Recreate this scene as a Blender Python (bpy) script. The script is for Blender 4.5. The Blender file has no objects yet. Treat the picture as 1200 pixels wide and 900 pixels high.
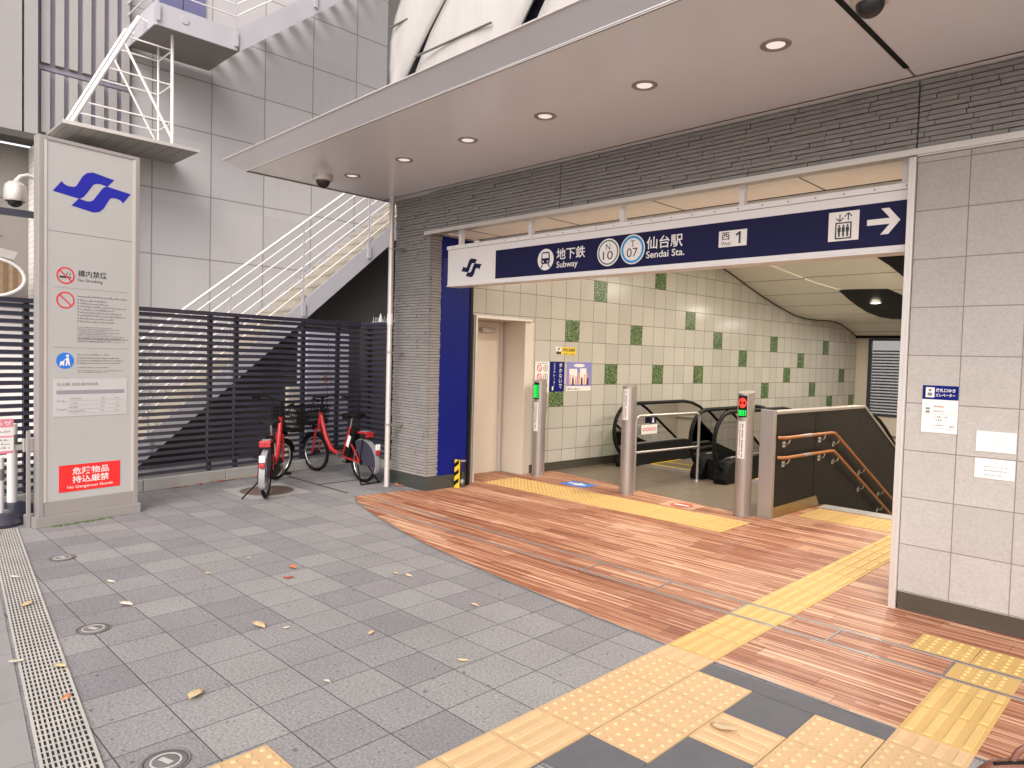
import bpy, math, random
from mathutils import Vector, Matrix
R = math.radians
sc = bpy.context.scene
C = sc.collection

# ------------------------------------------------------------------ camera
def set_camera():
    yaw, p, r, h, fpx = -0.7798937, -0.0383176, 0.0272290, 1.6056897, 829.716
    fwd = Vector((math.sin(yaw)*math.cos(p), math.cos(yaw)*math.cos(p), math.sin(p)))
    rt = Vector((math.cos(yaw), -math.sin(yaw), 0)); up = rt.cross(fwd)
    rt2 = math.cos(r)*rt + math.sin(r)*up
    up2 = -math.sin(r)*rt + math.cos(r)*up
    cd = bpy.data.cameras.new('camera'); cam = bpy.data.objects.new('camera', cd); C.objects.link(cam)
    m = Matrix((rt2, up2, -fwd)).transposed().to_4x4(); m.translation = (0, 0, h)
    cam.matrix_world = m
    cd.sensor_width = 36; cd.lens = fpx/1200*36; cd.clip_start = 0.05; cd.clip_end = 800
    sc.camera = cam
set_camera()

# ------------------------------------------------------------------ light
SUN_FROM = Vector((0.45, -0.62, 0.64)).normalized()
def set_light():
    w = bpy.data.worlds.new('World'); sc.world = w; w.use_nodes = True
    nt = w.node_tree; bg = nt.nodes['Background']
    sky = nt.nodes.new('ShaderNodeTexSky'); sky.sky_type = 'NISHITA'; sky.sun_disc = False
    sky.sun_elevation = math.asin(SUN_FROM.z); sky.sun_rotation = math.atan2(SUN_FROM.x, SUN_FROM.y)
    sky.dust_density = 3.0; sky.air_density = 1.0
    hs = nt.nodes.new('ShaderNodeHueSaturation'); hs.inputs['Saturation'].default_value = 0.12
    mx = nt.nodes.new('ShaderNodeMix'); mx.data_type = 'RGBA'; mx.blend_type = 'MULTIPLY'
    mx.inputs[0].default_value = 1; mx.inputs[7].default_value = (1.0, 0.955, 0.95, 1)
    nt.links.new(sky.outputs[0], hs.inputs['Color']); nt.links.new(hs.outputs[0], mx.inputs[6])
    nt.links.new(mx.outputs[2], bg.inputs[0]); bg.inputs[1].default_value = 0.15
    l = bpy.data.lights.new('sun', 'SUN'); l.energy = 0.58; l.angle = R(42); l.color = (1, 0.95, 0.90)
    o = bpy.data.objects.new('sun', l); C.objects.link(o)
    o.rotation_euler = SUN_FROM.to_track_quat('Z', 'Y').to_euler()
set_light()
sc.view_settings.view_transform = 'Standard'; sc.view_settings.look = 'None'
sc.view_settings.exposure = 1.15; sc.view_settings.gamma = 1.0
sc.view_settings.use_curve_mapping = False
sc.cycles.max_bounces = 8; sc.cycles.diffuse_bounces = 5; sc.cycles.transparent_max_bounces = 12

# ------------------------------------------------------------------ mesh helpers
class MB:
    def __init__(s): s.v = []; s.f = []; s.sm = []; s.top = None
    def add(s, vs, fs, smooth=False):
        b = len(s.v); s.v += [tuple(x) for x in vs]
        s.f += [tuple(i+b for i in f) for f in fs]; s.sm += [smooth]*len(fs); return s
    def box(s, x0, y0, z0, x1, y1, z1):
        vs = [(x, y, z) for z in (z0, z1) for y in (y0, y1) for x in (x0, x1)]
        return s.add(vs, [(0,2,3,1),(4,5,7,6),(0,1,5,4),(2,6,7,3),(0,4,6,2),(1,3,7,5)])
    def obox(s, c, ex, ey, ez):      # centre + half vectors
        c, ex, ey, ez = map(Vector, (c, ex, ey, ez))
        vs = [c+sx*ex+sy*ey+sz*ez for sz in (-1,1) for sy in (-1,1) for sx in (-1,1)]
        return s.add(vs, [(0,2,3,1),(4,5,7,6),(0,1,5,4),(2,6,7,3),(0,4,6,2),(1,3,7,5)])
    def bar(s, a, b, w, d, side=(0,0,1)):   # rectangular bar from a to b
        a, b = Vector(a), Vector(b); t = (b-a); n = t.normalized(); sd = Vector(side)
        e1 = n.cross(sd)
        if e1.length < 1e-4: e1 = n.cross(Vector((1,0,0)))
        e1.normalize(); e2 = e1.cross(n)
        return s.obox((a+b)/2, t/2, e1*w/2, e2*d/2)
    def quad(s, a, b, c, d): return s.add([a,b,c,d], [(0,1,2,3)])
    def tube(s, pts, r, seg=10, closed=False, caps=True):
        pts = [Vector(p) for p in pts]; n = len(pts); rs = r if isinstance(r, (list, tuple)) else [r]*n
        vs = []; e = None
        for i, p in enumerate(pts):
            if closed: t = pts[(i+1) % n]-pts[i-1]
            else: t = pts[min(i+1, n-1)]-pts[max(i-1, 0)]
            t.normalize()
            if e is None:
                e = t.orthogonal().normalized()
            else:
                e = e-t*e.dot(t)
                e = e.normalized() if e.length > 1e-6 else t.orthogonal().normalized()
            f = t.cross(e)
            for k in range(seg):
                a = 2*math.pi*k/seg; vs.append(p+rs[i]*(math.cos(a)*e+math.sin(a)*f))
        fs = []
        for i in range(n if closed else n-1):
            j = (i+1) % n
            for k in range(seg):
                l = (k+1) % seg; fs.append((i*seg+k, i*seg+l, j*seg+l, j*seg+k))
        s.add(vs, fs, True)
        if caps and not closed:
            b = len(s.v)-n*seg
            s.f.append(tuple(b+k for k in range(seg))[::-1]); s.sm.append(False)
            s.f.append(tuple(b+(n-1)*seg+k for k in range(seg))); s.sm.append(False)
        return s
    def cyl(s, a, b, r, seg=24): return s.tube([a, b], r, seg)
    def lathe(s, prof, c=(0,0,0), axis='Z', seg=28):
        vs = []; fs = []; n = len(prof); c = Vector(c)
        for i, (r, h) in enumerate(prof):
            for k in range(seg):
                a = 2*math.pi*k/seg; x, y = r*math.cos(a), r*math.sin(a)
                q = {'Z': (x,y,h), 'Y': (x,h,y), 'X': (h,x,y)}[axis]; vs.append(c+Vector(q))
        for i in range(n-1):
            for k in range(seg):
                l = (k+1) % seg; fs.append((i*seg+k, i*seg+l, (i+1)*seg+l, (i+1)*seg+k))
        s.add(vs, fs, True)
        return s
    def prism(s, pts, o, u, v, d):   # polygon pts in (u,v) at o, pushed by vector d
        o, u, v, d = map(Vector, (o, u, v, d)); n = len(pts)
        vs = [o+u*a+v*b for a, b in pts]; vs += [p+d for p in vs]
        fs = [tuple(range(n))[::-1], tuple(range(n, 2*n))]+[(i, (i+1) % n, n+(i+1) % n, n+i) for i in range(n)]
        return s.add(vs, fs)
    # flat drawing in the local XZ plane, facing -Y, front face at y, 1.2 mm thick
    def dpoly(s, pts, y, t=.0012): return s.prism(pts, (0, y+t, 0), (1,0,0), (0,0,1), (0,-t,0))
    def drect(s, x0, z0, x1, z1, y, t=.0012): return s.dpoly([(x0,z0),(x1,z0),(x1,z1),(x0,z1)], y, t)
    def ddisc(s, cx, cz, r, y, n=36, rz=None, t=.0012):
        rz = rz or r
        return s.dpoly([(cx+r*math.cos(2*math.pi*k/n), cz+rz*math.sin(2*math.pi*k/n)) for k in range(n)], y, t)
    def dring(s, cx, cz, r0, r1, y, n=36, t=.0012):
        vs = []; fs = []
        for k in range(n):
            a = 2*math.pi*k/n
            for r in (r0, r1):
                for yy in (y, y+t): vs.append((cx+r*math.cos(a), yy, cz+r*math.sin(a)))
        for k in range(n):
            l = (k+1) % n; a, b = k*4, l*4
            fs += [(a,b,b+2,a+2), (a+2,b+2,b+3,a+3), (a+1,a,b,b+1)][0:2]
        return s.add(vs, fs)
    def dline(s, a, b, w, y, t=.0012):
        dx, dz = b[0]-a[0], b[1]-a[1]; l = math.hypot(dx, dz); nx, nz = -dz/l*w/2, dx/l*w/2
        return s.dpoly([(a[0]+nx,a[1]+nz),(a[0]-nx,a[1]-nz),(b[0]-nx,b[1]-nz),(b[0]+nx,b[1]+nz)], y, t)
    def text(s, body, x0, z0, x1, z1, y, weight=0.0):
        vs, fs = glyphs(body, weight)
        a0, a1 = min(v[0] for v in vs), max(v[0] for v in vs); b0, b1 = min(v[1] for v in vs), max(v[1] for v in vs)
        sx, sz = (x1-x0)/(a1-a0), (z1-z0)/(b1-b0)
        return s.add([(x0+(v[0]-a0)*sx, y, z0+(v[1]-b0)*sz) for v in vs], fs)
    def smallprint(s, x0, x1, z, h, y, rng, gap=.35, fill=.7):
        x = x0
        while x < x1-h*.3:
            w = min(h*rng.uniform(.5, 1.0), x1-x)
            if rng.random() < fill+.2:
                hh = h*rng.uniform(.55, 1)
                s.drect(x, z, x+w, z+hh*.45, y, .0008)
                if rng.random() < .7: s.drect(x+w*.1, z+hh*.6, x+w*.8, z+hh, y, .0008)
            x += w+h*gap*rng.uniform(.4, 1.2)
        return s
    def rot(s, m):
        s.v = [tuple(m @ Vector(v)) for v in s.v]; return s
    def build(s, name, m, parent=None, bevel=0, sharp=35):
        me = bpy.data.meshes.new(name); me.from_pydata(s.v, [], s.f); me.update()
        me.polygons.foreach_set('use_smooth', s.sm)
        if any(s.sm):
            try: me.set_sharp_from_angle(angle=R(sharp))
            except Exception: pass
        ms = m if isinstance(m, (list, tuple)) else [m]
        for q in ms: me.materials.append(q)
        o = bpy.data.objects.new(name, me); C.objects.link(o)
        if parent is not None: o.parent = parent
        if bevel:
            b = o.modifiers.new('bevel', 'BEVEL'); b.width = bevel; b.segments = 2; b.limit_method = 'ANGLE'; b.angle_limit = R(40)
        return o

_gl = {}
def glyphs(body, weight):
    k = (body, weight)
    if k not in _gl:
        c = bpy.data.curves.new('lettering', 'FONT'); c.body = body; c.offset = weight; c.resolution_u = 4
        o = bpy.data.objects.new('lettering', c); C.objects.link(o)
        dg = bpy.context.evaluated_depsgraph_get()
        m = bpy.data.meshes.new_from_object(o.evaluated_get(dg))
        _gl[k] = ([tuple(v.co) for v in m.vertices], [tuple(p.vertices) for p in m.polygons])
        bpy.data.objects.remove(o); bpy.data.curves.remove(c); bpy.data.meshes.remove(m)
    return _gl[k]

def tag(o, label=None, cat=None, group=None, kind=None):
    if label: o['label'] = label
    if cat: o['category'] = cat
    if group: o['group'] = group
    if kind: o['kind'] = kind
    return o
def thing(name, label, cat, loc=(0,0,0), rz=0, group=None):
    o = bpy.data.objects.new(name, None); C.objects.link(o); o.empty_display_size = .2
    o.location = loc; o.rotation_euler = (0, 0, rz)
    return tag(o, label, cat, group)
def struct(name, mb, m, label, cat):
    return tag(mb.build(name, m), label, cat, None, 'structure')
def dup(root, loc, rz, label):
    r = root.copy(); C.objects.link(r); r.location = loc; r.rotation_euler = (0, 0, rz); r['label'] = label
    for ch in list(root.children):
        c = ch.copy(); C.objects.link(c); c.parent = r
        for g in ch.children:
            d = g.copy(); C.objects.link(d); d.parent = c
    return r

# ------------------------------------------------------------------ materials
class NT:
    def __init__(s, name):
        s.m = bpy.data.materials.new(name); s.m.use_nodes = True; s.t = s.m.node_tree; s.n = s.t.nodes
        s.b = s.n['Principled BSDF']
    def node(s, t, **k):
        n = s.n.new(t)
        for a, b in k.items(): setattr(n, a, b)
        return n
    def link(s, a, b): s.t.links.new(a, b)
    def put(s, sock, v):
        if hasattr(v, 'is_linked'): s.link(v, sock)
        else: sock.default_value = v
    def math(s, op, a, b=0.0, c=0.0):
        n = s.node('ShaderNodeMath', operation=op)
        s.put(n.inputs[0], a); s.put(n.inputs[1], b); s.put(n.inputs[2], c); return n.outputs[0]
    def xyz(s, obj=False):
        src = s.node('ShaderNodeTexCoord').outputs['Object'] if obj else s.node('ShaderNodeNewGeometry').outputs['Position']
        sp = s.node('ShaderNodeSeparateXYZ'); s.link(src, sp.inputs[0]); return src, [sp.outputs[i] for i in range(3)]
    def comb(s, a, b, c=0.0):
        n = s.node('ShaderNodeCombineXYZ')
        for i, v in enumerate((a, b, c)): s.put(n.inputs[i], v)
        return n.outputs[0]
    def white(s, vec):
        n = s.node('ShaderNodeTexWhiteNoise', noise_dimensions='3D'); s.link(vec, n.inputs[0]); return n.outputs['Value']
    def noise(s, vec, scale, detail=3, rough=.55):
        n = s.node('ShaderNodeTexNoise'); s.link(vec, n.inputs['Vector'])
        n.inputs['Scale'].default_value = scale; n.inputs['Detail'].default_value = detail; n.inputs['Roughness'].default_value = rough
        return n.outputs['Fac']
    def mul3(s, vec, k):
        n = s.node('ShaderNodeVectorMath', operation='MULTIPLY'); s.link(vec, n.inputs[0]); n.inputs[1].default_value = k; return n.outputs[0]
    def mix(s, f, a, b, mode='MIX'):
        n = s.node('ShaderNodeMix', data_type='RGBA', blend_type=mode)
        s.put(n.inputs[0], f)
        for i, v in ((6, a), (7, b)):
            if hasattr(v, 'is_linked'): s.link(v, n.inputs[i])
            else: n.inputs[i].default_value = (*v[:3], 1)
        return n.outputs[2]
    def ramp(s, f, stops):
        n = s.node('ShaderNodeValToRGB'); s.link(f, n.inputs[0]); e = n.color_ramp.elements
        while len(e) < len(stops): e.new(.5)
        for el, (p, c) in zip(e, stops): el.position = p; el.color = (*c, 1)
        return n.outputs[0]
    def remap(s, f, a, b, c, d):
        n = s.node('ShaderNodeMapRange'); s.link(f, n.inputs[0])
        for i, v in enumerate((a, b, c, d)): n.inputs[i+1].default_value = v
        return n.outputs[0]
    def bump(s, hgt, strength=.3, dist=.01):
        n = s.node('ShaderNodeBump'); n.inputs['Strength'].default_value = strength; n.inputs['Distance'].default_value = dist
        s.link(hgt, n.inputs['Height']); s.link(n.outputs[0], s.b.inputs['Normal'])
    def done(s, col=None, rough=None, metal=None, spec=None):
        if col is not None: s.put(s.b.inputs['Base Color'], (*col, 1) if isinstance(col, tuple) else col)
        if rough is not None: s.put(s.b.inputs['Roughness'], rough)
        if metal is not None: s.b.inputs['Metallic'].default_value = metal
        if spec is not None: s.b.inputs['Specular IOR Level'].default_value = spec
        return s.m

def plain(name, col, rough=.5, metal=0, var=.08, scale=6, dirt=0, bump=0, bscale=80, spec=None, stretch=(1,1,1)):
    t = NT(name); p, _ = t.xyz()
    n = t.noise(t.mul3(p, stretch), scale, 4)
    c = t.mix(n, tuple(x*(1-var) for x in col), tuple(min(1, x*(1+var)) for x in col))
    if dirt:
        d = t.remap(t.noise(t.mul3(p, stretch), scale*.45, 4, .55), .42, .8, 0, dirt)
        c = t.mix(d, c, tuple(x*.45 for x in col))
    r = t.remap(t.noise(p, scale*3, 3), .3, .7, max(.02, rough-.025), min(1, rough+.025))
    if bump: t.bump(t.noise(p, bscale, 3), bump, .004)
    return t.done(c, r, metal, spec)

def grid(name, ua, va, ou, ov, w, h, joint, ca, cb, cj, rough=.6, fine=(150, .12), blot=(3, .12), bump=.25, obj=False, spec=None, streak=None, skew=0.0, spots=0):
    t = NT(name); p, ax = t.xyz(obj)
    uu, vv = ax[ua], ax[va]
    if skew: uu = t.math('MULTIPLY_ADD', vv, skew, uu)
    u = t.math('DIVIDE', t.math('SUBTRACT', uu, ou), w); v = t.math('DIVIDE', t.math('SUBTRACT', vv, ov), h)
    fu, fv = t.math('FLOOR', u), t.math('FLOOR', v)
    wn = t.white(t.comb(fu, fv, 3.7))
    def edge(x, n):
        f = t.math('FRACT', x); m = t.math('MINIMUM', f, t.math('SUBTRACT', 1.0, f)); return t.math('MULTIPLY', m, n)
    d = t.math('MINIMUM', edge(u, w), edge(v, h))
    m = t.remap(d, joint*.35, joint*.75, 1, 0)
    c = t.mix(wn, ca, cb)
    nf = t.noise(p, fine[0], 3, .6); c = t.mix(t.remap(nf, .3, .7, 0, 1), c, t.mix(1.0, c, (1+fine[1]*2,)*3, 'MULTIPLY'))
    c = t.mix(t.remap(t.noise(p, blot[0], 5, .6), .35, .7, 0, blot[1]), c, (0.02, .02, .02))
    if spots:
        gp = t.noise(p, 26, 1, .4); c = t.mix(t.remap(gp, .71, .75, 0, spots), c, (.045,.043,.043))
        gw = t.noise(p, 33, 1, .4); c = t.mix(t.remap(gw, .735, .77, 0, spots), c, (.33,.32,.31))
    if streak:
        sn = t.noise(t.mul3(p, streak[0]), 1.0, 5, .7); c = t.mix(t.remap(sn, .52, .72, 0, streak[1]), c, streak[2])
    c = t.mix(m, c, cj)
    hh = t.math('SUBTRACT', t.math('MULTIPLY', nf, .25), m)
    t.bump(hh, bump, .004)
    return t.done(c, rough, 0, spec)

def emis(name, col, s):
    t = NT(name); t.b.inputs['Emission Color'].default_value = (*col, 1); t.b.inputs['Emission Strength'].default_value = s
    return t.done(col, .4)
def glass(name, tint, refl=1.0):
    t = NT(name); out = t.n['Material Output']
    tr = t.node('ShaderNodeBsdfTransparent'); tr.inputs[0].default_value = (*tint, 1)
    gl = t.node('ShaderNodeBsdfGlossy'); gl.inputs['Roughness'].default_value = .02
    fr = t.node('ShaderNodeFresnel'); fr.inputs[0].default_value = 1.45
    mx = t.node('ShaderNodeMixShader'); t.link(t.math('MULTIPLY', fr.outputs[0], refl), mx.inputs[0])
    t.link(tr.outputs[0], mx.inputs[1]); t.link(gl.outputs[0], mx.inputs[2]); t.link(mx.outputs[0], out.inputs[0])
    return t.m

def wood_mat():
    t = NT('zebra_wood_planks'); p, ax = t.xyz()
    SW = .0285
    row = t.math('FLOOR', t.math('DIVIDE', ax[1], SW))
    r0 = t.white(t.comb(row, 1.3, 5.1))
    brd = t.math('FLOOR', t.math('DIVIDE', ax[1], SW*5))           # boards of five strips
    b0 = t.white(t.comb(brd, 7.7, 2.2))
    useg = t.math('FLOOR', t.math('ADD', t.math('DIVIDE', ax[0], .8), t.math('MULTIPLY', r0, 13.0)))
    useg2 = t.math('ADD', t.math('DIVIDE', ax[0], .9), t.math('MULTIPLY', b0, 17.0))
    ub = t.math('FLOOR', useg2)
    k = t.white(t.comb(row, useg, 0.0)); kb = t.white(t.comb(brd, ub, 9.0))
    st = t.noise(t.mul3(p, (1.5, 150, 1)), 1.0, 4, .6)
    st2 = t.noise(t.mul3(p, (.8, 55, 1)), 1.0, 3, .55)
    f = t.math('ADD', t.math('MULTIPLY', k, .20), t.math('MULTIPLY', t.remap(st, .3, .7, 0, 1), .38))
    f = t.math('ADD', f, t.math('ADD', t.math('MULTIPLY', t.remap(st2, .3, .7, 0, 1), .36), t.math('MULTIPLY', kb, .15)))
    c = t.ramp(f, [(0.24, (.13,.042,.022)), (.45, (.24,.084,.043)), (.56, (.335,.140,.076)), (.67, (.48,.27,.165)), (.83, (.66,.45,.31))])
    fy = t.math('FRACT', t.math('DIVIDE', ax[1], SW*5)); fx = t.math('FRACT', useg2)
    e1 = t.math('MULTIPLY', t.math('MINIMUM', fy, t.math('SUBTRACT', 1.0, fy)), SW*5)
    e2 = t.math('MULTIPLY', t.math('MINIMUM', fx, t.math('SUBTRACT', 1.0, fx)), .9)
    m = t.remap(t.math('MINIMUM', e1, e2), .0006, .0026, .8, 0)
    c = t.mix(m, c, (.06, .03, .025))
    scuff = t.remap(t.noise(p, 3.5, 6, .7), .55, .8, 0, .22); c = t.mix(scuff, c, (.42, .33, .29))
    t.bump(t.math('SUBTRACT', t.math('MULTIPLY', st, .3), m), .18, .003)
    return t.done(c, t.remap(t.noise(p, 5, 4), .3, .7, .46, .62), 0, .28)

def tactile_mat(name, col):
    t = NT(name); p, _ = t.xyz()
    c = t.mix(t.noise(p, 9, 5, .65), tuple(x*.86 for x in col), tuple(min(1, x*1.06) for x in col))
    c = t.mix(t.remap(t.noise(p, 260, 2, .6), .35, .65, 0, .14), c, tuple(x*.55 for x in col))
    c = t.mix(t.remap(t.noise(p, 2.3, 6, .75), .52, .78, 0, .35), c, (.42, .30, .17))
    t.bump(t.noise(p, 240, 2), .12, .003)
    return t.done(c, .7)

def mosaic_mat():
    t = NT('green_mosaic'); p, _ = t.xyz()
    v = t.node('ShaderNodeTexVoronoi'); t.link(p, v.inputs['Vector']); v.inputs['Scale'].default_value = 75
    sp = t.node('ShaderNodeSeparateColor'); t.link(v.outputs['Color'], sp.inputs[0])
    c = t.ramp(sp.outputs[0], [(0, (.012,.035,.014)), (.35, (.032,.075,.025)), (.65, (.085,.15,.045)), (.9, (.25,.32,.14))])
    return t.done(c, .3)

def ceil_mat():
    t = NT('cream_ceiling_panels'); p, ax = t.xyz()
    f = t.math('FRACT', t.math('DIVIDE', t.math('SUBTRACT', ax[1], .35), .72))
    e = t.math('MULTIPLY', t.math('MINIMUM', f, t.math('SUBTRACT', 1.0, f)), .72)
    m = t.remap(e, .006, .013, 1, 0)
    c = t.mix(m, t.mix(t.noise(p, 2, 3), (.86,.81,.69), (.90,.85,.73)), (.05,.04,.03))
    return t.done(c, .45)

def panel_mat():
    t = NT('grey_cladding_panels'); p, ax = t.xyz()
    joints_z = [2.0, 2.96, 3.91, 4.87, 5.62, 6.38, 7.2, 8.0, 8.9]
    d = None
    for z in joints_z:
        k = t.math('ABSOLUTE', t.math('SUBTRACT', ax[2], z)); d = k if d is None else t.math('MINIMUM', d, k)
    f = t.math('FRACT', t.math('DIVIDE', t.math('SUBTRACT', ax[1], 4.47), .845))
    e = t.math('MULTIPLY', t.math('MINIMUM', f, t.math('SUBTRACT', 1.0, f)), .845)
    d = t.math('MINIMUM', d, e); m = t.remap(d, .005, .012, .75, 0)
    fu = t.math('FLOOR', t.math('DIVIDE', t.math('SUBTRACT', ax[1], 4.47), .845)); fz = t.math('FLOOR', t.math('DIVIDE', ax[2], .94))
    wn = t.white(t.comb(fu, fz, 1.0))
    c = t.mix(wn, (.445,.43,.43), (.485,.468,.468))
    c = t.mix(t.remap(t.noise(t.mul3(p, (1, 7, .5)), 1.0, 5, .6), .45, .8, 0, .14), c, (.32,.30,.30))
    c = t.mix(m, c, (.16,.145,.14))
    t.bump(t.math('SUBTRACT', 0.0, m), .3, .006)
    return t.done(c, t.remap(t.noise(p, 1.4, 3), .3, .7, .34, .46), 0)

M = {}
M['paver'] = grid('grey_granite_pavers', 0, 1, -2.399, 1.455, .2885, .3, .0042, (.123,.117,.122), (.168,.162,.157), (.035,.033,.034), .8, (75, .55), (1.3, .16), .6, streak=((2.2, 7, 1), .34, (.24,.23,.227)), spots=.6)
M['paver_dark'] = plain('dark_ribbed_paver', (.10,.098,.106), .8, 0, .15, 8, .1, .5, 220)
M['wood'] = wood_mat()
M['tact'] = tactile_mat('pale_yellow_tactile_tile', (.545,.36,.185))
M['tact_top'] = tactile_mat('worn_tactile_stud', (.585,.40,.215))
M['tact_in'] = tactile_mat('yellow_tactile_tile', (.54,.345,.115))
M['tact_in_top'] = tactile_mat('yellow_tactile_bar', (.615,.41,.145))
M['stone_in'] = plain('polished_grey_floor', (.165,.13,.095), .32, 0, .03, 1.5)
M['slate'] = plain('stacked_slate', (.255,.240,.225), .8, 0, .30, 7, .2, .6, 120, stretch=(1,1,6))
M['slate_dark'] = plain('slate_joint', (.035,.033,.032), .9)
M['tile_beige'] = grid('beige_stone_tiles', 0, 2, -1.132, .126, .318, .3122, .0055, (.345,.318,.287), (.39,.362,.328), (.20,.165,.145), .62, (70, .10), (2.5, .05), .35, streak=((9, 9, 26), .20, (.30,.275,.25)))
M['tile_cream'] = grid('cream_wall_tiles', 0, 2, .35, .295, .30, .31, .006, (.425,.40,.35), (.49,.46,.405), (.10,.085,.07), .22, (40, .03), (1.5, .06), .3, obj=True)
M['mosaic'] = mosaic_mat()
M['ceil'] = ceil_mat()
M['cream_soffit'] = plain('cream_soffit', (.84,.86,.85), .5)
M['panel'] = panel_mat()
M['grey_rib'] = plain('grey_ribbed_metal', (.34,.32,.31), .5, 0, .06, 2, .1)
M['grey_rib_gap'] = plain('blue_grey_groove', (.23,.22,.26), .6)
M['grey_flat'] = plain('warm_grey_panel', (.32,.305,.295), .5, 0, .05, 2)
M['soffit'] = plain('taupe_soffit_metal', (.70,.715,.73), .24, 0, .02, .8)
M['fascia'] = plain('brushed_fascia_metal', (.43,.405,.41), .34, .2, .05, 1.5, .10, stretch=(2.5,1,1))
M['steel'] = plain('brushed_stainless', (.41,.375,.35), .34, .55, .05, 2.5)
M['steel_b'] = plain('weathered_stainless', (.37,.33,.31), .36, .6, .10, 4, .22)
M['alu'] = plain('pale_aluminium', (.60,.56,.52), .38, .4, .04, 3)
M['white'] = plain('white_enamel', (.72,.69,.665), .35, 0, .03, 3)
M['sign_white'] = plain('sign_white_acrylic', (.40,.39,.377), .38, 0, .03, 1.5, .05)
M['cream_paint'] = plain('cream_door_paint', (.62,.55,.46), .4, 0, .04, 3)
M['white_rail'] = plain('white_steel_tube', (.80,.77,.74), .4, 0, .05, 9)
M['clad'] = plain('white_curved_cladding', (.46,.44,.415), .42, 0, .08, 2.0, .28, stretch=(5,1,.7))
M['navy'] = plain('navy_sign_face', (.012,.012,.052), .45, 0, .05, 2, spec=.12)
M['indigo'] = plain('indigo_wall_panel', (.005,.010,.135), .45, 0, .10, 2.5, spec=.12)
M['logo'] = plain('cobalt_print', (.020,.022,.30), .45, spec=.2)
M['black'] = plain('black_rubber', (.007,.007,.007), .5, spec=.15)
M['ink'] = plain('black_print', (.03,.03,.03), .5)
M['greyink'] = plain('grey_print', (.20,.19,.18), .6)
M['red'] = plain('red_print', (.70,.02,.02), .45)
M['redp'] = plain('red_bicycle_paint', (.36,.016,.018), .4)
M['ring'] = plain('crimson_print', (.60,.03,.05), .45)
M['blue'] = plain('blue_print', (.02,.16,.60), .45)
M['skyblue'] = plain('sky_blue_print', (.03,.28,.55), .45)
M['greenp'] = plain('dark_green_print', (.03,.13,.07), .45)
M['yellow'] = plain('yellow_print', (.75,.50,.03), .5)
M['lilac'] = plain('lilac_print', (.22,.21,.50), .5)
M['peach'] = plain('peach_print', (.70,.33,.24), .5)
M['pink'] = plain('pink_print', (.70,.22,.28), .5)
M['paper'] = plain('white_paper', (.76,.72,.68), .55, 0, .03)
M['granite'] = plain('dark_polished_granite', (.045,.05,.045), .16, 0, .35, 40)
M['skirting'] = plain('bronze_skirting', (.085,.075,.06), .14, .3, .1, 10)
M['para'] = plain('dark_brown_laminate', (.013,.0105,.010), .4, 0, .12, 3, spec=.18)
M['brass'] = plain('brass_kick_plate', (.36,.27,.13), .3, .7, .1, 6)
M['woodrail'] = plain('varnished_handrail_wood', (.40,.14,.035), .3, 0, .12, 4)
M['slat'] = plain('dark_navy_slat', (.036,.034,.052), .36, 0, .12, 4)
M['conc'] = plain('concrete', (.33,.32,.30), .85, 0, .12, 5, .35, .4, 60)
M['conc_d'] = plain('old_concrete_tread', (.40,.36,.295), .85, 0, .12, 9, .3)
M['stringer'] = plain('painted_stringer', (.44,.425,.45), .45, 0, .06, 3, .12)
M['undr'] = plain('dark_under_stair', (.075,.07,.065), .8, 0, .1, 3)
M['iron'] = plain('rusty_cast_iron', (.15,.105,.085), .65, .2, .3, 30, .3, .5, 90)
M['castgrey'] = plain('grey_valve_cover', (.20,.19,.188), .5, .4, .2, 30)
M['grate'] = plain('galvanised_grating', (.50,.475,.44), .5, .2, .12, 6, .3)
M['gutter'] = plain('gutter_void', (.02,.02,.02), .9)
M['pave_strip'] = plain('pale_kerb_stone', (.25,.238,.232), .8, 0, .10, 6, .15, .3, 120)
M['glass'] = glass('green_tinted_glass', (.76,.84,.68), 1.3)
M['clear'] = glass('clear_glass', (.9,.92,.92))
M['lens'] = emis('downlight_lens', (.85,.81,.76), .28)
M['lamp'] = emis('lit_lamp', (1,.88,.68), 6)
M['led_red'] = emis('red_led', (1,.02,.01), 1.1)
M['led_green'] = emis('green_led', (.0,.55,.06), .6)
M['whitetile'] = grid('white_glazed_tiles', 0, 2, 0, 0, .22, .07, .006, (.70,.66,.60), (.76,.72,.66), (.36,.32,.28), .35)
M['leather'] = plain('brown_leather', (.15,.052,.030), .38, 0, .25, 25, .2, .4, 200)
M['chrome'] = plain('dull_chrome', (.6,.58,.56), .2, .95, .05)
M['greyplastic'] = plain('grey_fender_plastic', (.24,.235,.24), .4)
M['darkglass'] = plain('dark_dome', (.02,.02,.022), .08)
M['paper_dull'] = plain('dull_white_sheet', (.47,.46,.45), .5, 0, .03)
M['grey_beige'] = plain('grey_beige_wall', (.24,.22,.20), .6, 0, .05, 2)
M['decal'] = plain('faded_decal', (.50,.30,.20), .5)
M['worn_red'] = plain('worn_red_print', (.45,.09,.06), .5, 0, .3, 40)
M['bounce_ground'] = plain('pale_bounce_ground', (.44,.42,.40), .85, 0, .08, 2)
M['steel_p'] = plain('dull_pylon_steel', (.34,.315,.30), .38, .35, .05, 2)
M['moss'] = plain('green_moss', (.06,.10,.02), .9, 0, .4, 30)
M['mirror'] = plain('brown_striped_awning', (.30,.20,.12), .5, 0, .5, 3, stretch=(1, 5, 5))
M['grey_lav'] = plain('lavender_grey_paint', (.42,.41,.47), .5, 0, .04, 2)
M['win'] = plain('blue_tinted_door_panel', (.14,.14,.26), .3)

TILT = .047
def WX(y, x0=-6.65, y0=7.1): return x0+TILT*(y-y0)
LINE = 2.675

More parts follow.
